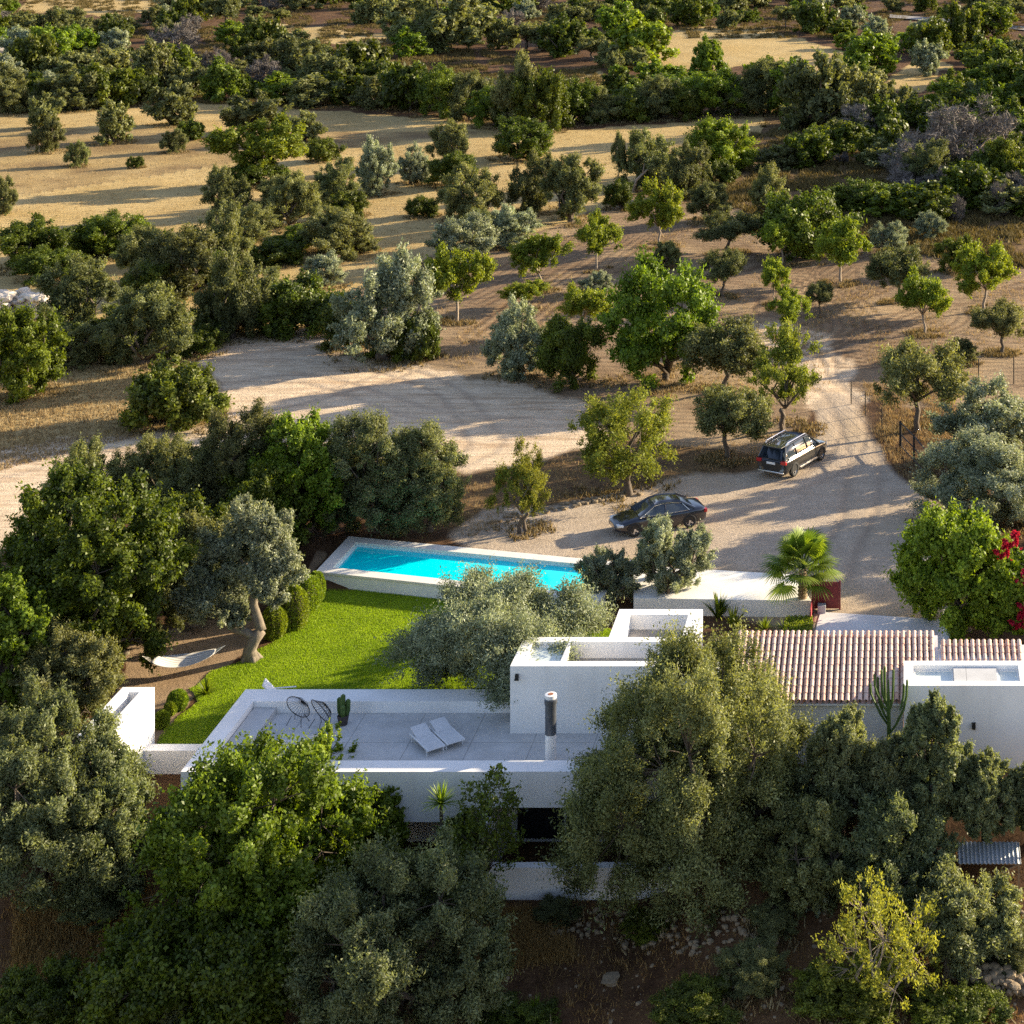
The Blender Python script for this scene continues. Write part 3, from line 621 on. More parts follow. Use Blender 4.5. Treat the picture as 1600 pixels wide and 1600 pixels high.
# ------------------------------------------------------------------ furniture on the terrace and lawn
def lounger(x, y, rz, label):
    t = thing('sun_lounger', label, 'sun lounger', (x, y, 0), rz, 'loungers on the terrace')
    mb = MB(); mb.box(-.33, .33, -.95, .25, .27, .30); mb.build('seat', M['mesh_fab'], t)
    a = math.radians(15); c = Vector((0, .25, .285)); d = Vector((0, math.cos(a), math.sin(a))) * .4
    MB().obox(c + d * 1.02, (.33, 0, 0), d, Vector((0, -math.sin(a), math.cos(a))) * .015).build('backrest', M['mesh_fab'], t)
    mb = MB()
    for s in (-1, 1): mb.box(s * .36 - .025, s * .36 + .025, -.97, .99, .24, .295)
    mb.box(-.335, .335, -.97, -.953, .25, .29); mb.build('frame', M['white_p'], t)
    for sx in (-1, 1):
        for yy in (-.8, .75): MB().box(sx * .36 - .02, sx * .36 + .02, yy - .02, yy + .02, 0, .24).build('leg', M['white_p'], t)
    MB().box(-.3, .3, .6, .63, .25, .37).build('prop', M['white_p'], t); t.scale = (.9, .86, .9)
    return t
x, y = W(683, 1161); lounger(x - .30, y - .24, math.radians(38), 'left one of two white sun loungers side by side on the terrace')
lounger(x + .30, y + .24, math.radians(38), 'right one of two white sun loungers, the one nearer the flue')
def wire_chair(x, y, rz, label):
    t = thing('wire_chair', label, 'chair', (x, y, 0), rz, 'round wire chairs on the terrace')
    tilt = math.radians(28); R_ = .46; c = Vector((0, 0, .62)); ax = Vector((1, 0, 0)); up = Vector((0, math.sin(tilt), math.cos(tilt))); nrm = ax.cross(up)
    pts = [c + ax * math.cos(a) * R_ + up * math.sin(a) * .58 for a in [2 * math.pi * i / 28 for i in range(29)]]
    MB().tube(pts, .016, 6, False).build('hoop', M['darkmetal'], t)
    mb = MB()
    for i in range(26):
        a = 2 * math.pi * i / 26; p0 = c + ax * math.cos(a) * R_ + up * math.sin(a) * .58; p2 = c - up * .16 + nrm * .30; p1 = (p0 + p2) / 2 + nrm * .10
        mb.tube([p0, p1, p2], .007, 4, False)
    mb.build('cords', M['black'], t)
    for s in (-1, 1):
        for yy in (-.25, .3): MB().tube([(s * .2, yy * .4, .32), (s * .32, yy, 0)], .012, 6).build('leg', M['darkmetal'], t)
x, y = W(466, 1130); wire_chair(x, y, math.radians(165), 'round black wire chair nearer the left parapet')
x, y = W(501, 1137); wire_chair(x, y, math.radians(140), 'round black wire chair between its twin and the potted cactus')
# potted cactus
x, y = W(536, 1132); t = thing('potted_cactus', 'dark green column cactus in a dark pot on the terrace', 'cactus', (x, y, 0))
MB().lathe([(.16, 0), (.22, .34), (.2, .36), (.17, .33)], n=20).build('pot', M['pot'], t)
rr = random.Random(4)
def fluted(mb, pts, r, n=12):
    m = len(pts); vs = []; pts = [Vector(p) for p in pts]; up = None
    for i, p in enumerate(pts):
        d = (pts[min(i + 1, m - 1)] - pts[max(i - 1, 0)]).normalized(); up = d.orthogonal().normalized() if up is None else (up - d * up.dot(d)).normalized(); sd = d.cross(up)
        q = 1.0 if i < m - 1 else .35
        if i == 0: q = .7
        for k in range(n):
            a = 2 * math.pi * k / n; rk = r * q * (1.0 if k % 2 else .62); vs.append(p + (up * math.cos(a) + sd * math.sin(a)) * rk)
    fs = [(i * n + k, i * n + (k + 1) % n, (i + 1) * n + (k + 1) % n, (i + 1) * n + k) for i in range(m - 1) for k in range(n)] + [tuple((m - 1) * n + k for k in range(n))]
    mb.add(vs, fs)
mb = MB()
for i, (dx, dy, h) in enumerate(((0, 0, 1.15), (.12, .03, .95), (-.11, .05, 1.0), (.03, -.1, .8), (-.05, .12, .7))):
    fluted(mb, [(dx, dy, .3), (dx * 1.4, dy * 1.4, .5), (dx * 1.5, dy * 1.5, h - .05), (dx * 1.5, dy * 1.5, h)], .09)
mb.build('stems', M['cactus'], t)
# white garden chair seen over the parapet
x, y = W(452, 1083, -.63); y = 70.85; x += .3; t = thing('garden_chair', 'white reclining garden chair on the lawn behind the parapet', 'chair', (x, y, -.625), math.radians(100))
MB().obox((0, -.1, .42), (.3, 0, 0), (0, .45, .05), (0, 0, .02)).build('seat', M['white_p'], t)
MB().obox((0, .62, .74), (.3, 0, 0), (0, .26, .30), (0, -.02, .02)).build('backrest', M['white_p'], t)
for s in (-1, 1):
    MB().tube([(s * .28, -.45, 0), (s * .28, .5, .42)], .02, 6).build('leg', M['white_p'], t); MB().tube([(s * .28, .5, 0), (s * .28, -.3, .40)], .02, 6).build('leg', M['white_p'], t)
    MB().box(s * .33 - .03, s * .33 + .03, -.3, .5, .60, .63).build('armrest', M['white_p'], t)
# hammock between the old olive and a trunk on the left
xa, ya = W(222, 1035, .2); xb, yb = W(352, 1012, .55)
t = thing('hammock', 'striped cream hammock slung under the trees beside the lawn', 'hammock', (xa, ya, -.5))
A = Vector((0, 0, .95)); B = Vector((xb - xa, yb - ya, 1.15)); vs = []; fs = []; nu, nv = 18, 8
side = Vector((-(B - A).y, (B - A).x, 0)).normalized()
for i in range(nu + 1):
    u = i / nu; p = A.lerp(B, .12 + .76 * u); sag = -.55 * math.sin(math.pi * (.12 + .76 * u)); wd = .22 + .42 * math.sin(math.pi * u) ** .6
    for j in range(nv + 1):
        v = j / nv * 2 - 1; vs.append(p + side * v * wd + Vector((0, 0, sag + v * v * .16 * math.sin(math.pi * u))))
for i in range(nu):
    for j in range(nv): a = i * (nv + 1) + j; fs.append((a, a + 1, a + nv + 2, a + nv + 1))
cloth = MB().add(vs, fs).build('cloth', M['hammock'], t, True); sm = cloth.modifiers.new('thick', 'SOLIDIFY'); sm.thickness = .012
m, nt, out = newmat('striped_cloth'); p = N(nt, 'ShaderNodeBsdfPrincipled'); g = N(nt, 'ShaderNodeTexCoord').outputs['Object']
wv = N(nt, 'ShaderNodeTexWave', wave_type='BANDS', bands_direction='Y'); wv.inputs['Scale'].default_value = 2.2; L(nt, g, wv.inputs['Vector'])
L(nt, ramp(nt, wv.outputs['Fac'], [(.62, (.76, .72, .64)), (.8, (.42, .38, .33))]), p.inputs['Base Color']); p.inputs['Roughness'].default_value = .9; L(nt, p.outputs[0], out.inputs[0])
cloth.data.materials[0] = m
mb = MB()
mb2 = MB()
for v in range(0, nv + 1, 2): mb.tube([A, vs[v]], .008, 4, False); mb2.tube([B, vs[nu * (nv + 1) + v]], .008, 4, False)
mb.build('rope', M['hammock'], t); mb2.build('rope', M['hammock'], t)
# blue thing by the pool
x, y = W(988, 888, .09); tag(MB().lathe([(.14, 0), (.2, .28), (.21, .3), (.18, .28), (.13, .03)], (x, y, .09), 16).build('bucket', M['blue']), 'small blue bucket on the white deck near the pool end', 'bucket')

# ------------------------------------------------------------------ cars
M['carblue'] = plain('midnight_paint', (.008, .009, .016), .22, 0.0, .5, var=.05, coat=1.0)
M['carblack'] = plain('black_paint', (.016, .015, .013), .25, 0.0, .5, var=.05, coat=1.0)
M['carglass'] = plain('car_glass', (.035, .045, .055), .05, 0, .8, var=.02)
M['chrome'] = plain('bright_trim', (.75, .75, .75), .18, .9, var=.03)
M['rim'] = plain('alloy', (.55, .55, .56), .3, .8, var=.05)
M['tyre'] = plain('tyre', (.02, .02, .02), .85)
M['lampred'] = plain('tail_lamp', (.42, .012, .015), .2, spec=.6)
M['lampclear'] = plain('head_lamp', (.65, .68, .70), .1, spec=.8)
M['plate'] = plain('plate', (.75, .75, .72), .5)
def loft(stations, n_in):
    """stations: list of cross-sections (lists of (x,y,z)) mirrored already"""
    vs = []; fs = []; n = n_in
    for s in stations: vs += s
    for i in range(len(stations) - 1):
        for k in range(n - 1): a = i * n + k; fs.append((a, a + 1, a + n + 1, a + n))
    fs.append(tuple(range(n))); fs.append(tuple((len(stations) - 1) * n + k for k in range(n))[::-1]); return vs, fs
def car(name, label, loc, rz, paint, suv):
    """built with its nose along +x"""
    t = thing(name, label, 'car', loc, rz)
    if suv: Ln, Wd, Ht, belt, wr, wb = 4.75, .95, 1.74, 1.06, .38, 2.85
    else: Ln, Wd, Ht, belt, wr, wb = 4.58, .89, 1.37, .86, .33, 2.76
    hl = Ln / 2
    # body shell: x, half width, sill z, shoulder z, centre z
    if suv: st = [(-hl, .80, .46, .92, .94), (-hl + .08, .90, .36, 1.02, 1.05), (-hl + .5, .94, .30, 1.06, 1.09), (-1.0, .95, .27, 1.06, 1.09), (0, .95, .26, 1.04, 1.08), (.75, .95, .26, 1.02, 1.07), (1.1, .945, .27, 1.00, 1.08), (1.6, .93, .29, .95, 1.03), (hl - .35, .89, .32, .86, .94), (hl - .08, .80, .36, .76, .82), (hl, .68, .42, .66, .70)]
    else: st = [(-hl, .72, .36, .78, .80), (-hl + .1, .82, .27, .88, .92), (-hl + .5, .88, .22, .90, .96), (-1.2, .89, .20, .88, .95), (-.4, .88, .19, .86, .90), (.6, .88, .19, .84, .89), (1.0, .88, .20, .82, .90), (1.5, .87, .22, .76, .84), (hl - .4, .83, .24, .68, .74), (hl - .1, .72, .28, .58, .62), (hl, .58, .34, .50, .53)]
    sec = []
    for x, w, zs, zb, zc in st:
        half = [(x, -w * .93, zs), (x, -w, zs + (zb - zs) * .3), (x, -w, zs + (zb - zs) * .72), (x, -w * .955, zb), (x, -w * .55, zb + (zc - zb) * .75), (x, 0, zc)]
        sec.append(half + [(p[0], -p[1], p[2]) for p in half[-2::-1]])
    vs, fs = loft(sec, 11); nb = len(vs)
    body = MB().add(vs, fs); ob = body.build('body', paint, t, True)
    e = ob.modifiers.new('sub', 'SUBSURF'); e.levels = 2; e.render_levels = 2
    # dark arches, wheels
    xw = (-wb / 2 - (.02 if suv else .02), wb / 2)
    for x in xw:
        for s in (-1, 1):
            MB().add(*arch(x, s * (Wd * .985), s, wr + .07)).build('wheel_arch', M['black'], t)
            wmb = MB(); prof = [(wr * .62, -.1), (wr * .93, -.105), (wr, -.07), (wr, .07), (wr * .93, .105), (wr * .62, .1)]
            vsw = []; nn = 24
            for r, h in prof:
                for k in range(nn): a = 2 * math.pi * k / nn; vsw.append((x + r * math.cos(a), s * (Wd - .09) + h, wr + r * math.sin(a)))
            fsw = [(i * nn + k, i * nn + (k + 1) % nn, ((i + 1) % 6) * nn + (k + 1) % nn, ((i + 1) % 6) * nn + k) for i in range(6) for k in range(nn)]
            wh = wmb.add(vsw, fsw).build('wheel', M['tyre'], t, True)
            rm = MB(); yo = s * (Wd - .09 + .06)
            for k in range(5):
                a = 2 * math.pi * k / 5; d = Vector((math.cos(a), 0, math.sin(a))); q = Vector((-math.sin(a), 0, math.cos(a)))
                rm.obox(Vector((x, yo, wr)) + d * wr * .36, d * wr * .30, q * .035, (0, .02, 0))
            pr = [(x + .62 * wr * math.cos(2 * math.pi * k / 24), yo, wr + .62 * wr * math.sin(2 * math.pi * k / 24)) for k in range(25)]; rm.tube(pr, .022, 6, False)
            rm.tube([(x, yo - .02, wr), (x, yo + .03, wr)], .06, 10); rm.build('rim', M['rim'], wh)
            dk = MB(); dk.tube([(x, yo - s * .05, wr), (x, yo - s * .03, wr)], wr * .6, 20); dk.build('brake_disc', M['black'], wh)
    # greenhouse
    if suv: gh = [(-hl + .10, .79, 1.08, .80, 1.07), (-hl + .42, .80, 1.66, .64, 1.70), (-1.2, .84, 1.70, .66, 1.735), (-.3, .85, 1.70, .66, 1.74), (.35, .84, 1.65, .64, 1.69), (1.22, .82, 1.05, .78, 1.08)]
    else: gh = [(-hl + .62, .74, .93, .72, .955), (-1.05, .78, 1.24, .58, 1.27), (-.55, .79, 1.32, .58, 1.355), (-.05, .79, 1.335, .58, 1.37), (.3, .78, 1.28, .57, 1.31), (1.12, .74, .88, .70, .90)]
    sec = []
    for x, wl, zt, wt, zc in gh:
        zbelt = belt - .03
        if abs(zt - zbelt) < .12: zbelt = zt - .06
        half = [(x, -wl - .045, zbelt), (x, -(wl + wt) / 2 - .05, (zbelt + zt) / 2), (x, -wt, zt), (x, -wt * .5, zc - .008), (x, 0, zc)]
        sec.append(half + [(p[0], -p[1], p[2]) for p in half[-2::-1]])
    vs, fs = loft(sec, 9)
    MB().add(vs, fs).build('windows', M['carglass'], t, True)
    # roof skin
    rs = []
    for (x, wl, zt, wt, zc) in gh[1:-1]:
        half = [(x, -wt - .012, zt - .02), (x, -wt, zt + .014), (x, -wt * .5, zc + .008), (x, 0, zc + .016)]; rs.append(half + [(p[0], -p[1], p[2]) for p in half[-2::-1]])
    vs, fs = loft(rs, 7); MB().add(vs, fs).build('roof', paint, t, True)
    # pillars following the glass edges
    mb = MB()
    for s in (-1, 1):
        def edge(i, z=0.0): x, wl, zt, wt, zc = gh[i]; return Vector((x, s * (wt + .005), zt + z))
        lowF = Vector((gh[-1][0], s * (gh[-1][1] + .03), gh[-1][2] - .02)); lowR = Vector((gh[0][0], s * (gh[0][1] + .03), gh[0][2] - .02))
        mb.tube([lowR, edge(1)], .05 if suv else .075, 6); mb.tube([edge(len(gh) - 2), lowF], .035, 6); mb.tube([edge(i, .005) for i in range(1, len(gh) - 1)], .03, 6)
        for xp in ((-.05, -1.15) if suv else (-.15,)): mb.tube([(xp, s * (Wd - .045), belt - .02), (xp - .03, s * ((gh[2][3] + gh[2][1]) / 2 + .06), (belt + gh[2][2]) / 2), (xp - .06, s * (gh[2][3] + .012), gh[3][2] - .01)], .028, 6)
    mb.build('pillars', paint, t)
    # bright window surround
    mb = MB()
    for s in (-1, 1):
        top = [Vector((x, s * (wt + .035), zt - .035)) for x, wl, zt, wt, zc in gh[1:-1]]
        a = Vector((gh[-1][0] - .1, s * (Wd - .03), belt + .015)); b = Vector((gh[0][0] + .3, s * (Wd - .03), belt + .03))
        if not suv: mb.tube([b] + top + [a], .016, 5); mb.tube([b, a], .011, 5)
        else: mb.tube([b, a], .012, 5)
    mb.build('window_trim', M['chrome'], t)
    if suv:
        for s in (-1, 1): MB().tube([(-1.9, s * .62, 1.72), (-1.75, s * .62, 1.80), (.1, s * .62, 1.80), (.28, s * .62, 1.71)], .025, 6).build('roof_rail', M['chrome'], t)
        MB().box(-hl + .02, -hl + .4, -.62, .62, 1.68, 1.715).build('spoiler', paint, t, bevel=.01)
        MB().box(-hl - .05, -hl + .06, -.78, .78, .36, .44).build('bumper_trim', M['chrome'], t, bevel=.02)
        for s in (-1, 1): MB().box(-.9, .95, s * .95 - .03, s * .95 + .03, .30, .36).build('sill_trim', M['chrome'], t)
    for s in (-1, 1):
        zt = .93 if suv else .72
        MB().obox((-hl + .06, s * (Wd - .20), zt), (.07, 0, 0), (.0, .16, 0), (0, 0, .085)).build('tail_light', M['lampred'], t, bevel=.02)
        MB().obox((hl - .22, s * (Wd - .24), .68 if suv else .56), (.14, s * -.06, 0), (0, .12, 0), (0, 0, .06)).build('headlight', M['lampclear'], t, bevel=.02)
        mm = MB().obox((.82, s * (Wd + .08), belt + .07), (.06, 0, 0), (0, .10, 0), (0, 0, .07)).build('wing_mirror', paint, t, bevel=.03)
        for xh in ((.25, -.85) if suv else (.05,)): MB().tube([(xh, s * (Wd + .002), belt - .16), (xh - .18, s * (Wd + .002), belt - .16)], .016, 6).build('door_handle', paint, t)
    MB().box(-hl - .025, -hl + .005, -.26, .26, .80 if suv else .60, .91 if suv else .71).build('number_plate', M['plate'], t)
    return t
def arch(x, y, s, r, n=16):
    vs = []; fs = []
    for k in range(n + 1):
        a = math.pi * k / n
        for rr in (0.02, r): vs.append((x + rr * math.cos(a), y + s * .012, .30 + rr * math.sin(a)))
    for k in range(n): fs.append((2 * k, 2 * k + 1, 2 * k + 3, 2 * k + 2) if s > 0 else (2 * k + 2, 2 * k + 3, 2 * k + 1, 2 * k))
    return vs, fs
x, y, z = place(1027, 823); car('saloon_car', 'dark blue two door car parked beside the pool end', (x, y, z + .02), math.atan2(-.42, -.91), M['carblue'], False)
x, y, z = place(1240, 728); car('estate_car', 'black off road estate car with bright roof rails parked on the track', (x, y, z + .02), math.atan2(2.47, 1.25), M['carblack'], True)

# ------------------------------------------------------------------ trees
def unit(v): return v / np.maximum(np.linalg.norm(v, axis=-1, keepdims=True), 1e-9)
def leaf_quads(rng, P, D, Nn, Ln, Wd):
    n = len(P); D = unit(D); S = unit(np.cross(D, Nn)); k_ = rng.uniform(.5, 1.5, n)[:, None]; l = Ln * k_ * rng.uniform(.8, 1.2, n)[:, None] / 2; w = Wd * k_ * rng.uniform(.8, 1.2, n)[:, None] / 2
    bend = unit(np.cross(S, D)) * l * .25
    V = np.stack([P - D * l, P + S * w + bend, P + D * l, P - S * w + bend], 1).reshape(-1, 3)
    return V, np.arange(4 * n).reshape(-1, 4)
class Crown: pass
def gen_crown(seed, R, h0, h1, lobes=8, clumps=110, leaves=12000, Ln=.2, Wd=.08, cr=(.13, .22), cone=0.0, up=.0, out=.9, spill=.12, fixed=None):
    rng = np.random.default_rng(seed); b = (h1 - h0) / 2; asp = b / R
    nl = int(round(lobes * max(1.0, asp) ** .9)); nc_ = max(1, int(round(asp))); lc = []; lr = []
    for i in range(nc_):
        lc.append(np.array([0, 0, (2 * (i + .5) / nc_ - 1) * max(0, asp - .3)])); lr.append(.55 * min(1, asp))
    zl0 = -.55 if h0 > .08 * h1 else -.85
    for i in range(nl):
        zz = min(.95, zl0 + (.97 - zl0) * (i + .5) / nl + rng.uniform(-.1, .1)); a = 2.39996 * i + rng.uniform(-.6, .6); q = math.sqrt(max(0, 1 - zz * zz)) if zz > -.5 else .85
        r_ = rng.uniform(.26, .46) * min(1, asp ** .6); d = rng.uniform(.48, .72)
        lc.append(np.array([math.cos(a) * q * d, math.sin(a) * q * d, zz * max(.25, asp - r_ * .8)])); lr.append(r_)
    lc = np.array(lc); lr = np.array(lr); clumps = int(clumps * max(1.0, asp) ** .6)
    cc = []; cd = []; pr = lr ** 2 / np.sum(lr ** 2)
    while len(cc) < clumps:
        i = rng.choice(len(lr), p=pr); d = rng.normal(0, 1, 3); d[2] += .25; d /= np.linalg.norm(d)
        p = lc[i] + d * lr[i] * rng.uniform(.72, 1.02)
        if rng.random() < spill: p = lc[i] + d * lr[i] * rng.uniform(1.05, 1.35)
        dist = np.linalg.norm(lc - p, axis=1) / lr
        dist[i] = 9
        if dist.min() < .75 and rng.random() < .85: continue
        if p[2] < -asp: continue
        cc.append(p); cd.append(d)
    cc = np.array(cc); cd = np.array(cd); crr = cr[0] * .62 + (cr[1] * 1.08 - cr[0] * .62) * rng.uniform(0, 1, clumps) ** 1.4
    wgt = crr ** 2.2; wgt /= wgt.sum(); ci = rng.choice(clumps, leaves, p=wgt)
    q = unit(rng.normal(0, 1, (leaves, 3)))
    sp_ = unit(cd + np.array([0, 0, .9 * up + .15]) + rng.normal(0, .35, cd.shape)); P = q * (crr[ci] * rng.uniform(0, 1, leaves) ** .55)[:, None]
    al = np.sum(P * sp_[ci], -1, keepdims=True); P = cc[ci] + P * .88 + sp_[ci] * al * .5 + rng.normal(0, .012, (leaves, 3)) + sp_[ci] * ((rng.uniform(0, 1, leaves) < .16) * rng.uniform(.02, .16, leaves))[:, None]
    if cone: s = 1 - cone * np.clip((P[:, 2:3] / asp + 1) / 2, 0, 1); P[:, :2] *= s; s2 = 1 - cone * np.clip((cc[:, 2:3] / asp + 1) / 2, 0, 1); cc[:, :2] *= s2; s3 = 1 - cone * np.clip((lc[:, 2:3] / asp + 1) / 2, 0, 1); lc[:, :2] = lc[:, :2] * s3
    # normalise so the crown fills its box
    rad = np.quantile(np.linalg.norm(P[:, :2], axis=1), .985); zlo, zhi = np.quantile(P[:, 2], [.004, .996])
    def tr(X):
        Y = np.array(X, float); Y[:, :2] *= R / rad; Y[:, 2] = h0 + (Y[:, 2] - zlo) / (zhi - zlo) * (h1 - h0); return Y
    P = tr(P); cc = tr(cc); lc = tr(lc)
    od = unit(q * .7 + cd[ci] * .5); D = unit(od * out * .45 + rng.normal(0, .75, (leaves, 3)) + np.array([0, 0, up])); Nn = unit(rng.normal(0, .55, (leaves, 3)) + od * 1.25 + np.array([0, 0, .15]))
    V, Fq = leaf_quads(rng, P, D, Nn, Ln, Wd)
    clt = rng.uniform(0, 1, clumps)
    t = np.stack([rng.uniform(0, 1, leaves), np.clip(clt[ci] * .6 + rng.uniform(0, .4, leaves), 0, 1), np.zeros(leaves)], -1)
    c = Crown(); c.V = V; c.F = Fq; c.t = np.repeat(t, 4, 0); c.cc = cc; c.lc = lc; c.rng = rng; return c
def gen_trunk(c, h0, r0, fork, lean=(0, 0), twigs=40, n=7, multi=1):
    rng = c.rng; mb = MB(); fk = Vector((lean[0], lean[1], fork))
    for mlt in range(multi):
        off = Vector((rng.normal(0, r0 * 1.2), rng.normal(0, r0 * 1.2), 0)) if multi > 1 else Vector((0, 0, 0))
        f2 = fk + off * 2.0
        mb.tube([off + Vector((0, 0, -.25)), off * 1.1 + Vector((0, 0, .05)), off + fk * .35 + Vector((rng.normal(0, r0 * .5), rng.normal(0, r0 * .5), 0)), off + fk * .7 + Vector((rng.normal(0, r0 * .6), rng.normal(0, r0 * .6), 0)), f2], [r0 * 1.35, r0 * 1.1, r0 * .95, r0 * .85, r0 * .8], n)
    ends = []
    for p in c.lc:
        p = Vector(p); d = p - fk; m1 = fk + d * .35 + Vector((rng.normal(0, .08), rng.normal(0, .08), .1)) * d.length; m2 = fk + d * .7 + Vector((rng.normal(0, .05), rng.normal(0, .05), .05)) * d.length
        mb.tube([fk, m1, m2, p], [r0 * .6, r0 * .42, r0 * .3, r0 * .16], max(4, n - 2)); ends += [m1, m2, p]
    for i in rng.permutation(len(c.cc))[:twigs]:
        p = Vector(c.cc[i]); e = min(ends, key=lambda q: (q - p).length); mb.tube([e, (e + p) / 2 + Vector((rng.normal(0, .03), rng.normal(0, .03), .02)) * (p - e).length, p], [r0 * .11, r0 * .08, r0 * .03], 3, False)
    return mb
def crown_obj(c, mat): return fast_mesh('crown', c.V, c.F, M[mat], c.t)

# kinds: nominal half width and height of the prototype, crown bottom fraction
KIND = {   # name, category, leaf material, R, H, c0, options
    'O': ('olive_tree', 'tree', 'olive', 2.6, 4.6, .0, dict(lobes=9, clumps=150, cr=(.11, .19), up=.25)),
    'S': ('olive_tree', 'tree', 'silver', 2.6, 4.6, .02, dict(lobes=9, clumps=160, cr=(.11, .18), up=.3)),
    'T': ('olive_tree', 'tree', 'olive', 2.6, 4.6, .36, dict(lobes=7, clumps=110, cr=(.12, .19), up=.2)),
    'C': ('carob_tree', 'tree', 'carob', 3.0, 5.0, .0, dict(lobes=10, clumps=170, cr=(.11, .19), up=.1)),
    'K': ('carob_tree', 'tree', 'green', 3.0, 5.4, .02, dict(lobes=9, clumps=170, cr=(.10, .18), up=.1)),
    'A': ('almond_tree', 'tree', 'lime', 2.0, 3.8, .32, dict(lobes=7, clumps=90, cr=(.12, .2), up=.1, spill=.2)),
    'Y': ('almond_tree', 'tree', 'yellow', 2.2, 4.4, .22, dict(lobes=7, clumps=85, cr=(.11, .18), up=.1, spill=.25)),
    'B': ('mastic_bush', 'bush', 'bush', 2.0, 2.4, .0, dict(lobes=11, clumps=190, cr=(.10, .16), up=.1, spill=.05)),
    'G': ('bare_tree', 'tree', 'twig', 2.5, 4.5, .0, dict(lobes=10, clumps=150, cr=(.10, .18), up=.5, out=2.2)),
}
LOD = {   # leaf count, length, width for a nominal tree
    'near': dict(O=(90000, .115, .043), S=(96000, .115, .043), T=(66000, .115, .043), C=(80000, .125, .067), K=(76000, .13, .072), A=(33000, .11, .055), Y=(22000, .11, .047), B=(66000, .095, .055), G=(5000, .34, .022)),
    'mid': dict(O=(42000, .165, .064), S=(43000, .165, .064), T=(28000, .16, .064), C=(40000, .175, .094), K=(38000, .18, .098), A=(17000, .145, .075), Y=(12000, .145, .064), B=(34000, .13, .072), G=(12000, .42, .030)),
    'far': dict(O=(10000, .33, .145), S=(10000, .33, .145), T=(8000, .31, .14), C=(10000, .35, .19), K=(9500, .35, .20), A=(6000, .29, .15), Y=(4800, .27, .13), B=(8000, .26, .145), G=(6500, .55, .045)),
}
NVAR = {'near': 2, 'mid': 4, 'far': 3}
PROTO = {}
def proto(kind, lod, var):
    key = (kind, lod, var)
    if key not in PROTO:
        nm, cat, mat, R, H, c0, op = KIND[kind]; n, ll, lw = LOD[lod][kind]
        op = dict(op)
        if lod == 'far': op['clumps'] = int(op['clumps'] * .6); op['cr'] = (op['cr'][0] * 1.15, op['cr'][1] * 1.2)
        if lod == 'near': op['clumps'] = int(op['clumps'] * 1.5); op['cr'] = (op['cr'][0] * .8, op['cr'][1] * .9)
        c = gen_crown(1000 + hash_(kind) * 37 + var * 7 + {'near': 0, 'mid': 300, 'far': 600}[lod], R, H * c0, H, leaves=n, Ln=ll, Wd=lw, **op)
        r0 = {'A': .085, 'Y': .13, 'B': .06, 'T': .16}.get(kind, .2)
        fork = max(.25, H * c0 * (.95 if kind in 'AT' else 1.1)) if kind != 'Y' else H * .22
        tw = {'near': 60, 'mid': 26, 'far': 6}[lod] * (3 if kind == 'G' else 1)
        tb = gen_trunk(c, H * c0, r0, fork, (c.rng.normal(0, .12), c.rng.normal(0, .12)), tw, {'near': 8, 'mid': 6, 'far': 4}[lod], 2 if kind in 'GYS' else 1)
        bark = 'paleb' if kind in 'AG' else 'bark'
        PROTO[key] = (crown_obj(c, mat), tb.mesh('trunk', M[bark], True))
    return PROTO[key]
def hash_(s): return sum(ord(ch) * 31 for ch in s) % 97
def fit(px, top, bot, w, c0):
    """ground point, half width and height of a tree from its outline in the photograph"""
    by = bot
    for _ in range(10):
        x, y, z = place(px, by); s = F / y; k = (by - HY) / F; a = w / 2 / s; lo, hi = .2, 30.0
        want = (by - top) / s
        for _i in range(30):
            h = (lo + hi) / 2
            if (1 + c0) / 2 * h + math.hypot((1 - c0) / 2 * h, k * a) < want: lo = h
            else: hi = h
        h = max(h, .55 * a if c0 < .03 else .8 * a)
        vb = max(by, by + s * (-(1 + c0) / 2 * h + math.hypot((1 - c0) / 2 * h, k * a)))
        by += (bot - vb) * .8
    x, y, z = place(px, by); return x, y, z, a, h
trng = random.Random(77); TREEPOS = []
def tree(kind, px, top, bot, w, label, group, lod=None, mat=None, var=None):
    nm, cat, m0, R, H, c0, op = KIND[kind]
    top -= (bot - top) * .05; w *= 1.1
    x, y, z, a, h = fit(px, top, bot, w, c0)
    if lod is None: lod = 'near' if y < 96 else ('mid' if y < 205 else 'far')
    cm, tm = proto(kind, lod, trng.randrange(NVAR[lod]) if var is None else var)
    TREEPOS.append((x, y, a, kind))
    t = thing(nm, label, cat, (x, y, z), trng.uniform(0, 6.28), group); t.scale = (a / R, a / R, h / H)
    put(bpy.data.objects.new('trunk', tm), t); put(bpy.data.objects.new('crown', cm), t)
    return t
FG, OG, SG = 'trees around the dry field', 'trees of the ploughed orchard', 'trees beside the clearing'
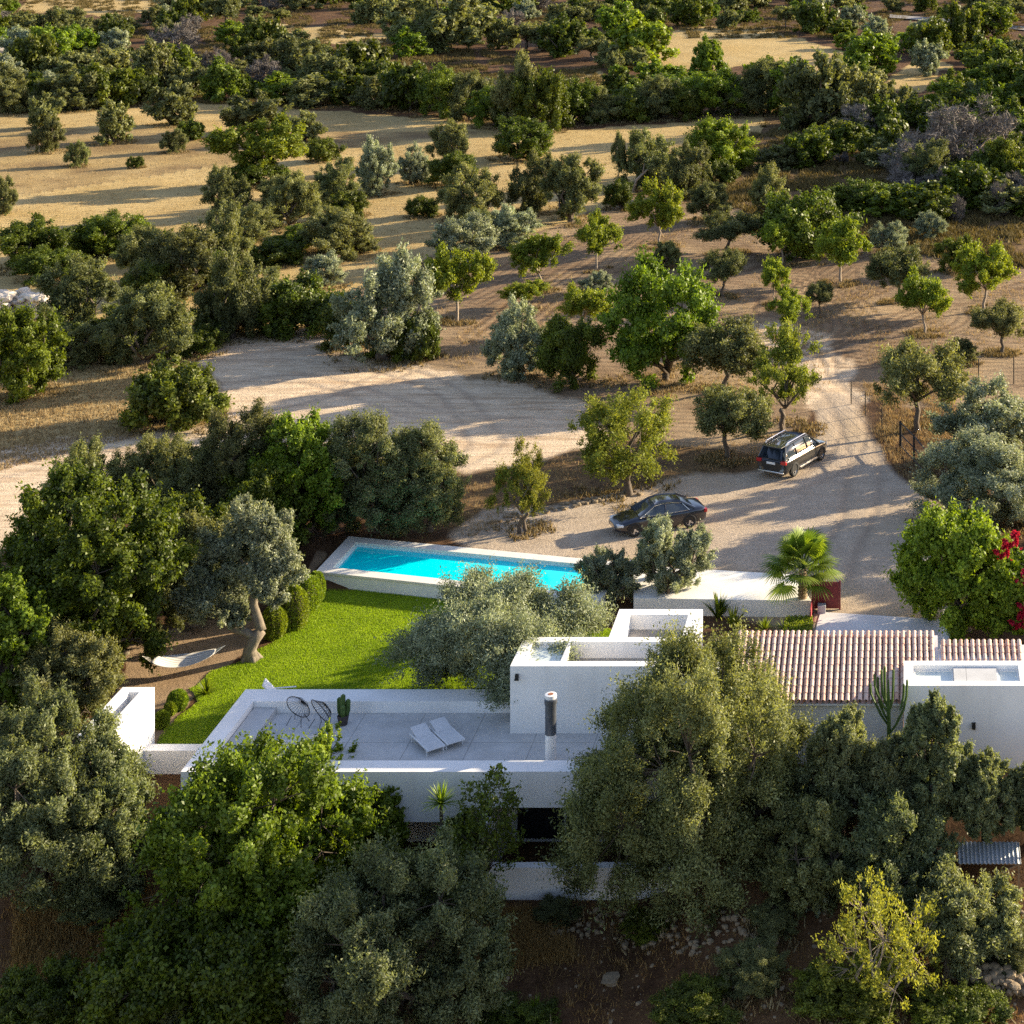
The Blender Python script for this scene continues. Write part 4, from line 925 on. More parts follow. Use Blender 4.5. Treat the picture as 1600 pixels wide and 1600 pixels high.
MID = [
 # golden field
 ('O', 72, 150, 200, 54, 'upper of two olives standing one behind the other in the dry field', FG), ('O', 75, 185, 238, 50, 'lower of two olives standing one behind the other in the dry field', FG),
 ('O', 177, 163, 223, 62, 'olive with a dark skirt, second along the back row of the dry field', FG), ('O', 268, 133, 196, 74, 'tallest olive in the back row of the dry field, against the wood', FG),
 ('B', 296, 190, 219, 40, 'bright green bush at the foot of the back row olive', FG), ('O', 271, 203, 238, 38, 'small grey olive in front of the bright green field bush', FG),
 ('O', 120, 222, 260, 34, 'small lone olive with a green base in the open dry field', FG), ('B', 212, 245, 262, 24, 'tiny lone shrub in the middle of the dry field', FG), ('O', 4, 280, 335, 44, 'olive cut by the left edge of the dry field', FG),
 ('O', 398, 148, 208, 92, 'broad olive at the wood corner behind the airy light green tree', FG), ('A', 407, 188, 288, 132, 'large airy light green tree with pale limbs above the dry field', FG), ('B', 400, 252, 292, 86, 'dense green bush at the foot of the large airy tree', FG),
 ('O', 476, 178, 222, 56, 'round dark olive right of the large airy tree', FG), ('B', 508, 218, 252, 52, 'low dark bush right of the large airy tree', FG), ('O', 352, 265, 338, 70, 'dark olive throwing a long shadow over the dry field', FG),
 ('O', 455, 275, 356, 86, 'bushy olive below the low dark bush', FG), ('O', 526, 253, 322, 74, 'dark olive left of the pale upright olive', FG), ('S', 588, 220, 303, 64, 'pale upright olive in the middle of the dry field', FG), ('S', 643, 229, 288, 54, 'small pale olive right of the upright one', FG),
 ('O', 706, 194, 260, 66, 'dark olive at the top of a line of three down the field', FG), ('C', 712, 240, 292, 78, 'near black bush in the middle of the line of three down the field', FG), ('O', 738, 263, 346, 92, 'broad olive at the bottom of the line of three down the field', FG),
 ('B', 660, 309, 339, 50, 'neat dark dome of a bush alone on the dry grass', FG), ('C', 812, 188, 250, 98, 'wide dark carob alone on the strip before the wood', FG), ('O', 836, 243, 332, 78, 'grey olive below the wide dark carob', FG), ('O', 893, 248, 348, 96, 'broad dark olive right of the grey one below the carob', FG),
 ('S', 800, 322, 385, 84, 'light grey olive at the lower edge of the field', FG), ('O', 750, 330, 385, 60, 'dark olive behind the light grey one', FG), ('T', 966, 212, 292, 24, 'slender sapling on a bare pole stem by the field edge', FG),
 # left middle thicket
 ('C', 45, 346, 422, 108, 'dark carob at the left edge below the dry field', SG), ('C', 175, 335, 402, 112, 'dark carob with lit top on the lower lip of the dry field', SG), ('O', 225, 358, 440, 86, 'shaded olive inside the left thicket', SG),
 ('O', 292, 362, 465, 122, 'wide olive in the heart of the left thicket', SG), ('O', 347, 328, 432, 88, 'tall grey olive at the top of the left thicket', SG), ('C', 105, 393, 432, 64, 'low dark bush between the two left carobs', SG),
 ('O', 125, 408, 522, 118, 'rounded olive standing behind the pale stone heap', SG), ('O', 228, 452, 572, 134, 'big bushy olive at the left tip of the pale clearing', SG), ('O', 128, 505, 572, 104, 'grey olive between the big bushy olive and the bright left tree', SG),
 ('K', 32, 486, 622, 130, 'bright green tree cut by the left edge beside the stone heap', SG), ('O', 362, 398, 530, 100, 'tall olive right of the dry gap in the thicket', SG), ('B', 62, 503, 532, 28, 'small round shrub in front of the stone heap', SG), ('B', 30, 540, 560, 30, 'faint low shrub on the left margin', SG),
 ('O', 525, 328, 404, 104, 'dark olive above the mastic domes', SG), ('B', 432, 376, 416, 80, 'dark mastic dome with lime top, upper of two', SG), ('S', 506, 398, 446, 70, 'pale spreading olive between the two mastic domes', SG), ('B', 478, 438, 522, 134, 'large dark mastic dome with lime top at the head of the clearing', SG),
 ('O', 415, 424, 482, 74, 'olive left of the large mastic dome', SG), ('S', 602, 398, 560, 152, 'big full grey olive at the top edge of the clearing', SG), ('B', 660, 494, 562, 64, 'bright green bush at the foot of the big grey olive', SG), ('S', 716, 340, 414, 112, 'wide light grey olive behind the yellow green almond', OG),
 ('B', 272, 566, 670, 156, 'big round green bush alone at the left of the clearing', SG),
 # orchard
 ('A', 714, 388, 502, 94, 'rounded yellow green almond with a pale trunk left of the orchard', OG), ('A', 842, 368, 456, 92, 'yellow green almond, upper of two overlapping ones', OG), ('A', 818, 438, 482, 74, 'yellow green almond, lower of two overlapping ones', OG),
 ('A', 932, 338, 422, 76, 'deep green almond with a dark trunk in the upper orchard', OG), ('S', 930, 424, 458, 52, 'small pale olive crown above a yellow almond', OG), ('A', 914, 448, 522, 78, 'yellow almond between the pale olive and the dark bush', OG),
 ('S', 815, 472, 582, 104, 'pale olive at the right end of the clearing', OG), ('C', 892, 498, 602, 98, 'near black bush against the pale olive', OG), ('K', 1040, 412, 594, 166, 'large bright green carob dominating the orchard', OG),
 ('T', 1130, 498, 612, 134, 'dull spreading olive beside the large bright carob', OG), ('Y', 1226, 512, 672, 112, 'tall yellowing almond with a dark forked trunk', OG), ('T', 1130, 393, 464, 68, 'pale olive on a thin stem behind the bright carob', OG), ('O', 1041, 380, 422, 48, 'small olive peeping over the bright carob', OG),
 ('T', 1138, 333, 396, 102, 'grey olive with a dark trunk in the upper orchard', OG), ('A', 1222, 343, 414, 68, 'bright almond in front of the great mastic dome', OG), ('A', 1313, 343, 442, 90, 'tall light green almond right of the great mastic dome', OG), ('A', 1210, 408, 477, 52, 'small almond left of the dark mushroom shaped tree', OG),
 ('A', 1232, 453, 527, 70, 'bright green sapling on a leaning stem above the yellowing almond', OG), ('T', 1282, 443, 492, 46, 'little dark mushroom shaped tree on a bare stem', OG), ('T', 1405, 388, 474, 98, 'grey olive behind the bright almond at the orchard bend', OG), ('A', 1445, 428, 522, 88, 'bright almond on a thin stem at the orchard bend', OG),
 ('A', 1537, 383, 485, 98, 'broad light green almond near the right edge', OG), ('T', 1565, 473, 552, 88, 'flat topped olive with a dark stem near the right edge', OG), ('O', 1505, 530, 572, 48, 'small olive above the fence', OG), ('S', 1390, 350, 397, 62, 'pale green round bush in the brown scrub', OG), ('S', 1453, 333, 372, 48, 'small pale bush behind, in the brown scrub', OG),
 ('A', 1031, 288, 385, 88, 'light green almond on a pale trunk at the top of the orchard', OG), ('C', 970, 283, 327, 48, 'dark shrub beside the dead branch', OG), ('C', 1495, 372, 424, 64, 'dark shrub behind the broad light green almond', OG),
 ('O', 1010, 206, 292, 94, 'dark rounded olive by the end of the golden strip', OG), ('O', 1076, 228, 312, 74, 'grey olive between the dark rounded one and a green tree', OG), ('K', 1127, 190, 270, 108, 'wide light green tree on the bank above the orchard', OG), ('B', 1126, 254, 288, 48, 'lime green bush below the wide light green tree', OG),
 ('O', 1112, 288, 347, 72, 'olive above the grey olive with the dark trunk', OG), ('O', 1200, 263, 338, 58, 'grey olive left of the dark green dome', OG), ('G', 1508, 162, 275, 160, 'large grey leafless thicket on the upper right slope', OG), ('O', 1450, 225, 300, 90, 'dark half bare shrub under the grey thicket', OG), ('C', 1570, 215, 300, 80, 'dark shrub right of the grey thicket', OG),
 ('B', 1333, 284, 332, 84, 'dark green mastic dome in the brown scrub', OG), ('B', 1265, 304, 402, 140, 'great rounded mastic dome with bright top', OG), ('G', 1562, 288, 338, 36, 'bleached dead tree near the right edge', OG), ('G', 1493, 308, 348, 28, 'small bleached dead tree left of the other', OG),
 # around yard
 ('Y', 985, 608, 772, 168, 'olive yellow almond with a dark leaning trunk above the saloon car', 'trees around the yard'), ('T', 1137, 608, 717, 124, 'round grey olive left of the black car', 'trees around the yard'), ('Y', 816, 698, 832, 92, 'dry yellowing bush tree on the bank behind the pool', 'trees around the yard'),
 ('T', 1434, 540, 674, 142, 'round olive with a dark trunk behind the gate', 'trees around the yard'), ('S', 1540, 598, 735, 168, 'grey olive at the right edge, behind the nearer silver one', 'trees around the yard'), ('S', 1540, 678, 818, 200, 'broad silver olive at the right edge beside the gate', 'trees around the yard'),
]
for r in MID: tree(*r)

for px, py, w, h, kd in ((262, 415, 80, 50, 'C'), (322, 452, 90, 60, 'C'), (185, 545, 110, 60, 'B'), (300, 556, 90, 44, 'B'), (420, 505, 90, 60, 'C'), (345, 520, 80, 54, 'B'), (75, 560, 110, 60, 'B'), (545, 545, 90, 70, 'C'), (245, 470, 90, 60, 'C'), (390, 380, 80, 60, 'O'), (470, 395, 70, 44, 'C'), (560, 395, 60, 44, 'O'), (80, 440, 90, 50, 'C'), (620, 560, 90, 60, 'C'), (430, 330, 70, 50, 'O'), (545, 340, 60, 40, 'B'), (490, 330, 60, 44, 'O'), (150, 400, 80, 44, 'C')):
    tree(kd, px, py - h, py, w, {'C': 'low dark carob bush filling a gap in the left thicket', 'B': 'low rounded mastic filling a gap in the left thicket', 'O': 'small olive filling a gap in the left thicket'}[kd], 'bushes filling the left thicket')
srng = random.Random(41); k_ = 0
while k_ < 85:
    px = srng.uniform(1180, 1640); bot = srng.uniform(185, 345); sc_ = (bot - HY) / (F * CAMH) * F; w = srng.uniform(2.0, 6.5) * sc_
    if not inpoly(px, bot, [(1250, 175), (1640, 165), (1640, 345), (1400, 345), (1300, 280), (1190, 300), (1200, 240)]): continue
    if bot > 270 and px < 1420 and srng.random() < .6: continue
    k_ += 1; kd = srng.choice('CBOCGBC')
    tree(kd, px, bot - w * srng.uniform(.45, .75), bot, w, {'C': 'dark scrub bush on the brown slope at the upper right', 'B': 'rounded green scrub bush on the brown slope at the upper right', 'O': 'grey green scrub bush on the brown slope at the upper right', 'G': 'leafless grey scrub bush on the brown slope at the upper right'}[kd], 'scrub on the upper right slope', 'far')

# the wood behind the field: a dense edge row, then scattered trees up to the top of the picture
edge = [(20, 178, 70, 70), (60, 168, 70, 66), (110, 172, 80, 76), (160, 170, 70, 70), (205, 166, 70, 76), (240, 160, 66, 80), (300, 155, 70, 82), (345, 158, 66, 78), (440, 160, 70, 72), (490, 165, 76, 70), (540, 166, 80, 74), (590, 170, 70, 66), (640, 178, 80, 72), (690, 184, 76, 70), (735, 190, 70, 76), (775, 196, 76, 92), (812, 202, 70, 100), (850, 204, 80, 112), (895, 196, 76, 96), (940, 190, 70, 60), (985, 188, 76, 66), (1030, 188, 80, 72), (1075, 186, 66, 62), (1115, 184, 80, 76), (1160, 184, 70, 80), (1200, 182, 76, 84)]
frng0 = random.Random(12); kinds_e = 'OCOCBOOCKOCOBCOKOCCOBOCKOO'
for i, (px, bot, w, h) in enumerate(edge):
    kd = kinds_e[i % len(kinds_e)]
    h *= frng0.uniform(.62, 1.12); bot += frng0.uniform(-5, 2)
    tree(kd, px, bot - h, bot, w * frng0.uniform(.95, 1.25), {'O': 'olive green tree in the dense edge of the wood above the dry field', 'C': 'dark carob in the dense edge of the wood above the dry field', 'B': 'low mastic bush in the dense edge of the wood above the dry field', 'K': 'light green tree in the dense edge of the wood above the dry field'}[kd], 'trees along the wood edge', 'mid' if bot > 175 else 'far')
UP = [('O', 690, -12, 80, 136, 'spreading old cork oak with open dark limbs on the hillside'), ('K', 1000, 22, 100, 100, 'wide light green tree left of the upper field'), ('K', 1060, 118, 160, 110, 'light green tree below the upper field'), ('T', 960, 82, 118, 30, 'small dark round tree on a stem at the upper field corner'), ('O', 950, 68, 105, 44, 'grey shrubby tree in front of the wide light green one'),
      ('K', 1110, 62, 130, 60, 'light green tree at the lower edge of the upper field'), ('K', 1370, 52, 118, 96, 'bright round tree in the upper right terraces'), ('S', 1450, 68, 118, 54, 'grey dome shaped tree beside the bright round one'), ('K', 1430, 46, 82, 60, 'bright tree behind the grey dome shaped one'), ('K', 1572, 72, 118, 54, 'round light green tree near the right edge of the terraces'), ('C', 1500, 10, 84, 66, 'tall dark tree beside the far road'),
      ('O', 1280, 92, 205, 120, 'large grey green tree mass right of the wood edge'), ('O', 1340, 110, 200, 80, 'grey olive left of the terraces'), ('K', 1230, 100, 180, 70, 'light green tree right of the wood edge'), ('O', 1400, 130, 185, 60, 'grey green shrubby tree below the terraces'), ('K', 1480, 125, 175, 70, 'leafy green tree below the terraces'), ('B', 1380, 160, 200, 60, 'bright low bush below the terraces'), ('C', 1545, 130, 190, 80, 'dark tree below the terraces at the right'), ('C', 1590, 160, 230, 60, 'dark tree at the right edge above the thicket')]
for r in UP: tree(*r, 'trees on the far slope')
clear = R_FIELD + [pxpoly(q) for q in ([(90, 88), (190, 66), (330, 68), (420, 80), (330, 92), (200, 84)], [(610, 100), (700, 82), (860, 98), (940, 118), (850, 135), (760, 122), (650, 122)], [(470, 22), (620, 14), (640, 34), (480, 40)], [(780, 60), (860, 56), (900, 72), (800, 78)])] + [pxpoly([(1380, 22), (1640, 40), (1640, 64), (1380, 34)])]
taken = [(r[1], r[3], r[4]) for r in UP] + [(e[0], e[1], e[2]) for e in edge]
frng = random.Random(9); cnt = 0; tries = 0
while cnt < 285 and tries < 18000:
    tries += 1
    px = frng.uniform(-60, 1660); bot = -14 + 200 * frng.random() ** .9
    if px < 1230 and bot > 172 - 14 * (abs(px - 350) < 150): continue
    if bot > 150 + 0 * px and px > 1230 and frng.random() < .5: continue
    x, y = W(px, bot)
    s = F / y; w = frng.choice((4, 5, 5, 6, 7, 8)) * s; h = w * frng.uniform(.5, .85)
    if any(bool(inpoly(*W(px + dx_, bot - dh_ * h), p)) for p in clear for dx_ in (-w * .3, w * .3) for dh_ in (0, .55)): continue
    if any(abs(px - q[0]) < (w + q[2]) * .31 and abs(bot - q[1]) < 9 for q in taken): continue
    taken.append((px, bot, w)); cnt += 1
    kd = frng.choice('OOOOCCBBKOOSTG' if px < 900 else 'OOOCCKKBOSTC')
    side = 'upper left' if px < 620 else ('upper middle' if px < 1080 else 'upper right')
    lab = {'O': 'grey green scrub tree in the %s hillside wood', 'S': 'pale grey scrub tree in the %s hillside wood', 'T': 'open crowned scrub tree in the %s hillside wood', 'C': 'dark green carob in the %s hillside wood', 'K': 'light green tree in the %s hillside wood', 'B': 'low dark bush in the %s hillside wood', 'G': 'half bare grey tree in the %s hillside wood'}[kd] % side
    tree(kd, px, bot - h, bot, w, lab, 'trees in the %s wood' % side, 'far')

# ------------------------------------------------------------------ near trees, each grown on its own
def own_tree(name, label, px, top, bot, w, mat, seed, c0=.08, leaves=60000, Ln=.16, Wd=.06, r0=.18, zb=None, group=None, bark='bark', twigs=120, fork=None, multi=1, cat='tree', depth=1.0, **op):
    """a tree from its outline; zb fixes the ground height when the base is hidden"""
    if zb is None: x, y, z, a, h = fit(px, top, bot, w, c0)
    else:
        by = bot
        x, y = W(px, by, zb); z = zb; s = F / y; a = w / 2 / s; k = (by - HY) / F; lo, hi = .2, 30
        for _ in range(30):
            h = (lo + hi) / 2
            if (1 + c0) / 2 * h + math.hypot((1 - c0) / 2 * h, k * a) < (by - top) / s: lo = h
            else: hi = h
    leaves = int(leaves * 2.1); o = dict(lobes=11, clumps=300, cr=(.08, .155), up=.2); o.update(op); o['clumps'] = int(o['clumps'] * 1.2)
    Ln *= .72 if Ln > .14 else .83; Wd *= .74 if Ln > .14 else .83
    c = gen_crown(seed, a, h * c0, h, leaves=leaves, Ln=Ln, Wd=Wd, **o)
    t = thing(name, label, cat, (x, y, z), 0, group)
    f = fork if fork is not None else max(.3, h * c0 * 1.05)
    put(bpy.data.objects.new('trunk', gen_trunk(c, h * c0, r0, f, (c.rng.normal(0, .15), c.rng.normal(0, .15)), twigs, 8, multi).mesh('trunk', M[bark], True)), t)
    put(bpy.data.objects.new('crown', crown_obj(c, mat)), t)
    return t
OL = dict(Ln=.135, Wd=.048)
own_tree('olive_tree', 'wide silver olive between the pool and the tall block', 800, 884, 1082, 330, 'silver', 11, .06, 85000, zb=-.65, multi=3, **OL, lobes=13, clumps=320, cr=(.07, .13))
own_tree('olive_tree', 'upright silver olive in front of the saloon car', 1048, 808, 946, 122, 'silver', 12, .10, 36000, zb=-.65, lobes=8, clumps=150, **OL)
own_tree('olive_tree', 'small grey olive at the right end of the pool', 955, 855, 945, 100, 'silver', 13, .1, 24000, zb=-.65, clumps=110, **OL)
own_tree('olive_tree', 'huge dark olive in front of the villa, hiding its middle', 1090, 972, 1420, 425, 'olive', 14, .10, 150000, zb=-3.4, r0=.34, lobes=18, clumps=520, cr=(.055, .115), cone=.28, twigs=220, **OL)
own_tree('olive_tree', 'grey olive below the tiled roof, next to the huge dark one', 1312, 1106, 1300, 128, 'grey', 15, .12, 48000, zb=-.6, **OL)
own_tree('olive_tree', 'olive in front of the candelabra cactus', 1392, 1150, 1310, 112, 'grey', 16, .12, 40000, zb=-.6, **OL)
own_tree('olive_tree', 'tall olive with a round top before the skylight block', 1455, 1092, 1310, 118, 'grey', 17, .12, 54000, zb=-.6, cone=.3, lobes=13, clumps=280, cr=(.075, .14), **OL)
own_tree('olive_tree', 'olive left of the metal lean-to under the white block', 1542, 1178, 1316, 105, 'grey', 18, .15, 42000, zb=-.6, cone=.1, **OL)
own_tree('olive_tree', 'olive cut by the right edge above the metal lean-to', 1615, 1190, 1310, 84, 'grey', 19, .1, 30000, zb=-.6, **OL)
own_tree('olive_tree', 'low dark olive below the metal lean-to', 1500, 1356, 1500, 180, 'grey', 20, .06, 50000, zb=-2.4, **OL)
own_tree('olive_tree', 'dull olive between the huge dark one and the yellow shrub', 1262, 1235, 1430, 170, 'olive', 42, .08, 52000, zb=-2.2, **OL)
own_tree('olive_tree', 'rounded grey olive above the yellow almond', 1400, 1228, 1410, 180, 'grey', 43, .08, 56000, zb=-1.8, **OL)
own_tree('olive_tree', 'small pale olive bush left of the yellow almond', 1275, 1340, 1450, 60, 'silver', 44, .05, 14000, zb=-2.6, **OL)
own_tree('almond_tree', 'sparse yellow leaved almond in the foreground', 1378, 1362, 1600, 215, 'yellow', 21, .12, 3400, zb=-3.0, Ln=.14, Wd=.055, bark='paleb', twigs=260, spill=.3, up=.7, out=1.2, multi=2, r0=.1, clumps=150, cr=(.07, .12))
own_tree('carob_tree', 'bright leafy carob over the left end of the terrace', 395, 1138, 1500, 350, 'green', 22, .10, 62000, zb=-3.4, Ln=.18, Wd=.10, lobes=14, clumps=330, cr=(.06, .12), spill=.22, r0=.25)
own_tree('carob_tree', 'small leafy branch tree reaching over the terrace chairs', 510, 1138, 1330, 130, 'lime', 23, .12, 13000, zb=-3.2, Ln=.16, Wd=.09, clumps=110, spill=.3)
own_tree('olive_tree', 'large grey olive at the left edge in front of the white trough', 50, 1062, 1390, 320, 'grey', 24, .08, 110000, zb=-2.6, lobes=14, clumps=360, cr=(.065, .125), r0=.25, cone=.5, **OL)
own_tree('olive_tree', 'olive with light tips overlapping the white trough', 170, 1178, 1400, 170, 'grey', 25, .08, 46000, zb=-3.0, **OL)
own_tree('olive_tree', 'big rounded olive in the foreground centre', 612, 1312, 1640, 330, 'grey', 26, .08, 125000, zb=-4.2, lobes=15, clumps=400, cr=(.06, .115), r0=.25, **OL)
own_tree('carob_tree', 'dark carob in deep shade, left foreground', 310, 1390, 1660, 330, 'carob', 27, .06, 60000, zb=-4.3, Ln=.18, Wd=.10, lobes=12, clumps=280)
own_tree('olive_tree', 'olive tip rising at the bottom edge, left', 290, 1570, 1720, 160, 'olive', 28, .06, 30000, zb=-4.8, **OL)
own_tree('carob_tree', 'massive yellow green carob at the left of the garden', 130, 735, 1050, 300, 'carob', 29, .06, 105000, zb=-.4, Ln=.19, Wd=.105, lobes=15, clumps=420, cr=(.06, .115), spill=.2, r0=.3)
own_tree('carob_tree', 'green carob cut by the left edge below the massive one', 15, 890, 1140, 150, 'green', 30, .06, 40000, zb=-.8, Ln=.18, Wd=.1)
own_tree('olive_tree', 'dark olive right below the massive carob', 105, 965, 1140, 170, 'olive', 31, .08, 56000, zb=-.8, **OL)
own_tree('olive_tree', 'grey olive between the massive carob and the hammock', 195, 890, 1020, 130, 'olive', 32, .12, 40000, zb=-.6, **OL)
own_tree('olive_tree', 'open olive left of the hammock tree', 330, 800, 960, 140, 'olive', 33, .15, 44000, zb=-.5, **OL)
own_tree('olive_tree', 'wispy olive standing against the pale dirt, left', 130, 690, 860, 130, 'olive', 34, .1, 34000, **OL)
own_tree('olive_tree', 'dark wispy olive between two others above the carob', 240, 680, 840, 140, 'olive', 35, .1, 36000, **OL)
own_tree('olive_tree', 'tall grey olive at the back of the garden', 375, 636, 850, 150, 'olive', 36, .1, 52000, **OL)
own_tree('carob_tree', 'bright green carob between two olives at the back of the garden', 462, 648, 850, 150, 'green', 37, .06, 40000, Ln=.2, Wd=.11)
own_tree('olive_tree', 'broad olive left of the dry bank behind the pool', 592, 640, 832, 185, 'grey', 38, .06, 66000, **OL)
own_tree('olive_tree', 'pale olive with upright limbs beside the dry bank', 672, 662, 830, 120, 'grey', 39, .1, 40000, **OL)
own_tree('olive_tree', 'rounded olive in the garden belt, left of the pool corner', 520, 705, 832, 120, 'olive', 45, .05, 36000, **OL)
own_tree('carob_tree', 'dark carob low in the garden belt behind the old olive', 405, 725, 880, 150, 'carob', 46, .03, 40000, Ln=.19, Wd=.1)
own_tree('olive_tree', 'spreading olive in the belt above the massive carob', 300, 700, 860, 140, 'olive', 47, .05, 42000, **OL)
own_tree('carob_tree', 'dark carob filling the gap behind the hammock', 290, 770, 940, 160, 'carob', 40, .05, 42000, Ln=.19, Wd=.1)
own_tree('olive_tree', 'grey olive overhanging the hammock from behind', 290, 850, 975, 120, 'olive', 41, .12, 34000, zb=-.4, **OL)
for i, (px, top, bot, w, mt) in enumerate(((480, 1235, 1420, 150, 'green'), (722, 1275, 1400, 90, 'carob'), (580, 1235, 1390, 120, 'green'))):
    own_tree('carob_tree', ('leafy shrub below the front parapet, left', 'dark shrub beside the white fin wall', 'leafy shrub in front of the shaded lower wall')[i], px, top, bot, w, mt, 50 + i, .06, 22000, zb=-3.3, Ln=.16, Wd=.09)
own_tree('almond_tree', 'thin sparse shrub in front of the low patio wall', 765, 1200, 1440, 120, 'bush', 55, .3, 2600, zb=-3.5, Ln=.15, Wd=.08, twigs=120, spill=.3, r0=.05)
# flowering tree on the right
ft = own_tree('bougainvillea_tree', 'big rounded bright green tree with magenta blossom beside the yard', 1510, 792, 985, 235, 'hedge', 60, .08, 60000, zb=0.0, Ln=.19, Wd=.12, lobes=13, clumps=300, cr=(.07, .125), r0=.2)
c = gen_crown(61, .55, 0, .9, 4, 26, 900, .11, .09)
for px, py in ((1594, 972), (1584, 845), (1600, 905), (1570, 862), (1606, 945)):
    yb = ft.location.y - 1.7; xb = (px - PX0) * yb / F; zb = CAMH - (py - HY) * yb / F
    o = put(bpy.data.objects.new('blossom', crown_obj(c, 'blossom')), ft); o.location = Vector((xb, yb, zb - .35)) - Vector(ft.location); o.scale = (.8, .8, .75)
# old olive by the hammock, with its bare forked trunk
x, y = W(392, 1030, -.62); t = thing('olive_tree', 'old olive with a gnarled forked trunk where the hammock hangs', 'tree', (x, y, -.65))
rng = np.random.default_rng(88); mb = MB(); s = F / y
def tp(px, py, dy=0.0): yy = y + dy; return Vector(((px - PX0) * yy / F - x, dy, CAMH - (py - HY) * yy / F + .65))
mb.tube([tp(393, 1034), tp(390, 1015), tp(398, 998), tp(408, 985, .1)], [.42, .27, .25, .23], 9)
for a in range(5): q = a * 1.25 + .3; mb.tube([Vector((math.cos(q) * .55, math.sin(q) * .5, -.12)), Vector((math.cos(q) * .25, math.sin(q) * .22, .12)), tp(392, 1018)], [.08, .15, .16], 6)
mb.tube([tp(400, 998), tp(385, 988), tp(365, 984, .1), tp(345, 965, .2), tp(335, 930, .4)], [.2, .17, .14, .11, .06], 8)
mb.tube([tp(408, 986, .1), tp(404, 970, .2), tp(396, 945, .3), tp(400, 915, .4), tp(402, 880, .5), tp(398, 850, .6)], [.23, .2, .18, .19, .14, .07], 8)
mb.tube([tp(398, 930, .4), tp(425, 895, .3), tp(432, 860, .2)], [.14, .1, .05], 7); mb.tube([tp(400, 900, .4), tp(372, 870, .8), tp(360, 845, 1)], [.12, .08, .05], 7)
tk = mb.build('trunk', plain('old_olive_bark', (.185, .15, .11), .95, var=.35, nscale=6, bump=1.0, bscale=14), t, True)
lob = []
for px, py, dy, r in ((420, 850, .3, 1.05), (385, 835, 1.1, 1.0), (440, 885, 0, .7), (370, 880, .9, .85), (340, 930, .4, .95), (318, 905, 1.0, .9), (300, 940, .6, .7), (410, 920, -.4, .55), (360, 955, .1, .6), (395, 800, 1.2, .7), (430, 820, .6, .6), (405, 905, -.5, .6), (432, 925, -.2, .55), (350, 860, 1.2, .9)):
    p = tp(px, py, dy); lob.append((p.x, p.y, p.z, r * 1.15))
vs = []; ts = []
for i, l in enumerate(lob):
    n = int(7600 * l[3] ** 2); cl = gen_crown(900 + i, l[3] * 1.15, l[2] - l[3] * .95, l[2] + l[3] * .95, 5, 44, n, .135, .048, (.16, .32), up=.2)
    vs.append(cl.V + np.array([l[0], l[1], 0])); ts.append(cl.t)
vv = np.concatenate(vs); put(bpy.data.objects.new('crown', fast_mesh('crown', vv, np.arange(len(vv)).reshape(-1, 4), M['silver'], np.concatenate(ts))), t)
# unseen olives added right of the frame to cast shade into view
for i, (X_, Y_, a, h) in enumerate(((12.5, 79, 3, 5.2), (13, 87, 3, 5), (13, 73.5, 2.4, 4.6))):
    cm, tm = proto('O', 'near', i % 2); t = thing('olive_tree', 'unseen olive added for shade beyond the right edge', 'tree', (X_, Y_, hz(X_, Y_)), i * 1.3, 'unseen olives added for shade at the right'); t.scale = (a / 2.6, a / 2.6, h / 4.6)
    put(bpy.data.objects.new('trunk', tm), t); put(bpy.data.objects.new('crown', cm), t)

for kd, px, top, bot, w, lab in (('B', 1330, 1500, 1610, 170, 'dark leafy scrub at the bottom edge below the yellow almond'), ('O', 1175, 1470, 1560, 110, 'dim olive scrub on the slope left of the yellow almond'), ('B', 1090, 1530, 1620, 130, 'low dark scrub at the bottom edge, right of the pale boulder'),
      ('O', 870, 1400, 1450, 70, 'small dusty olive sprout below the low patio wall'), ('B', 1500, 1560, 1640, 150, 'dark scrub below the lower right stone wall'), ('O', 1585, 1440, 1520, 90, 'dull olive scrub at the right edge above the stone wall'), ('B', 1010, 1425, 1475, 80, 'low scrub growing over the tumbled wall'), ('O', 1210, 1410, 1470, 80, 'thin olive scrub at the right end of the tumbled wall'),
      ('B', 60, 1500, 1640, 150, 'dark scrub in the lower left corner'), ('O', 150, 1380, 1450, 120, 'dusty olive scrub under the large left olive'), ('B', 800, 1560, 1640, 120, 'dark low scrub at the bottom edge right of the rounded olive')):
    tree(kd, px, top, bot, w, lab, 'scrub on the near slope')
# leaf litter and russet weeds of the near slope
bx, by = scatter([[(0, 1380), (300, 1330), (740, 1400), (1200, 1395), (1600, 1330), (1600, 1600), (0, 1600)]], 9000, np.random.default_rng(91))
k = vnoise(bx, by, 45, 15) > .4; tufts('leaf_litter', bx[k], by[k], 8, .22, .01, .05, .035, 3.0, M['redstraw'], 92)
bx, by = scatter([[(30, 1400), (230, 1380), (240, 1500), (20, 1520)], [(720, 1430), (860, 1420), (900, 1500), (740, 1520)]], 900, np.random.default_rng(93))
tufts('russet_weeds', bx, by, 22, .16, .1, .4, .014, 1.0, M['redstraw'], 94)

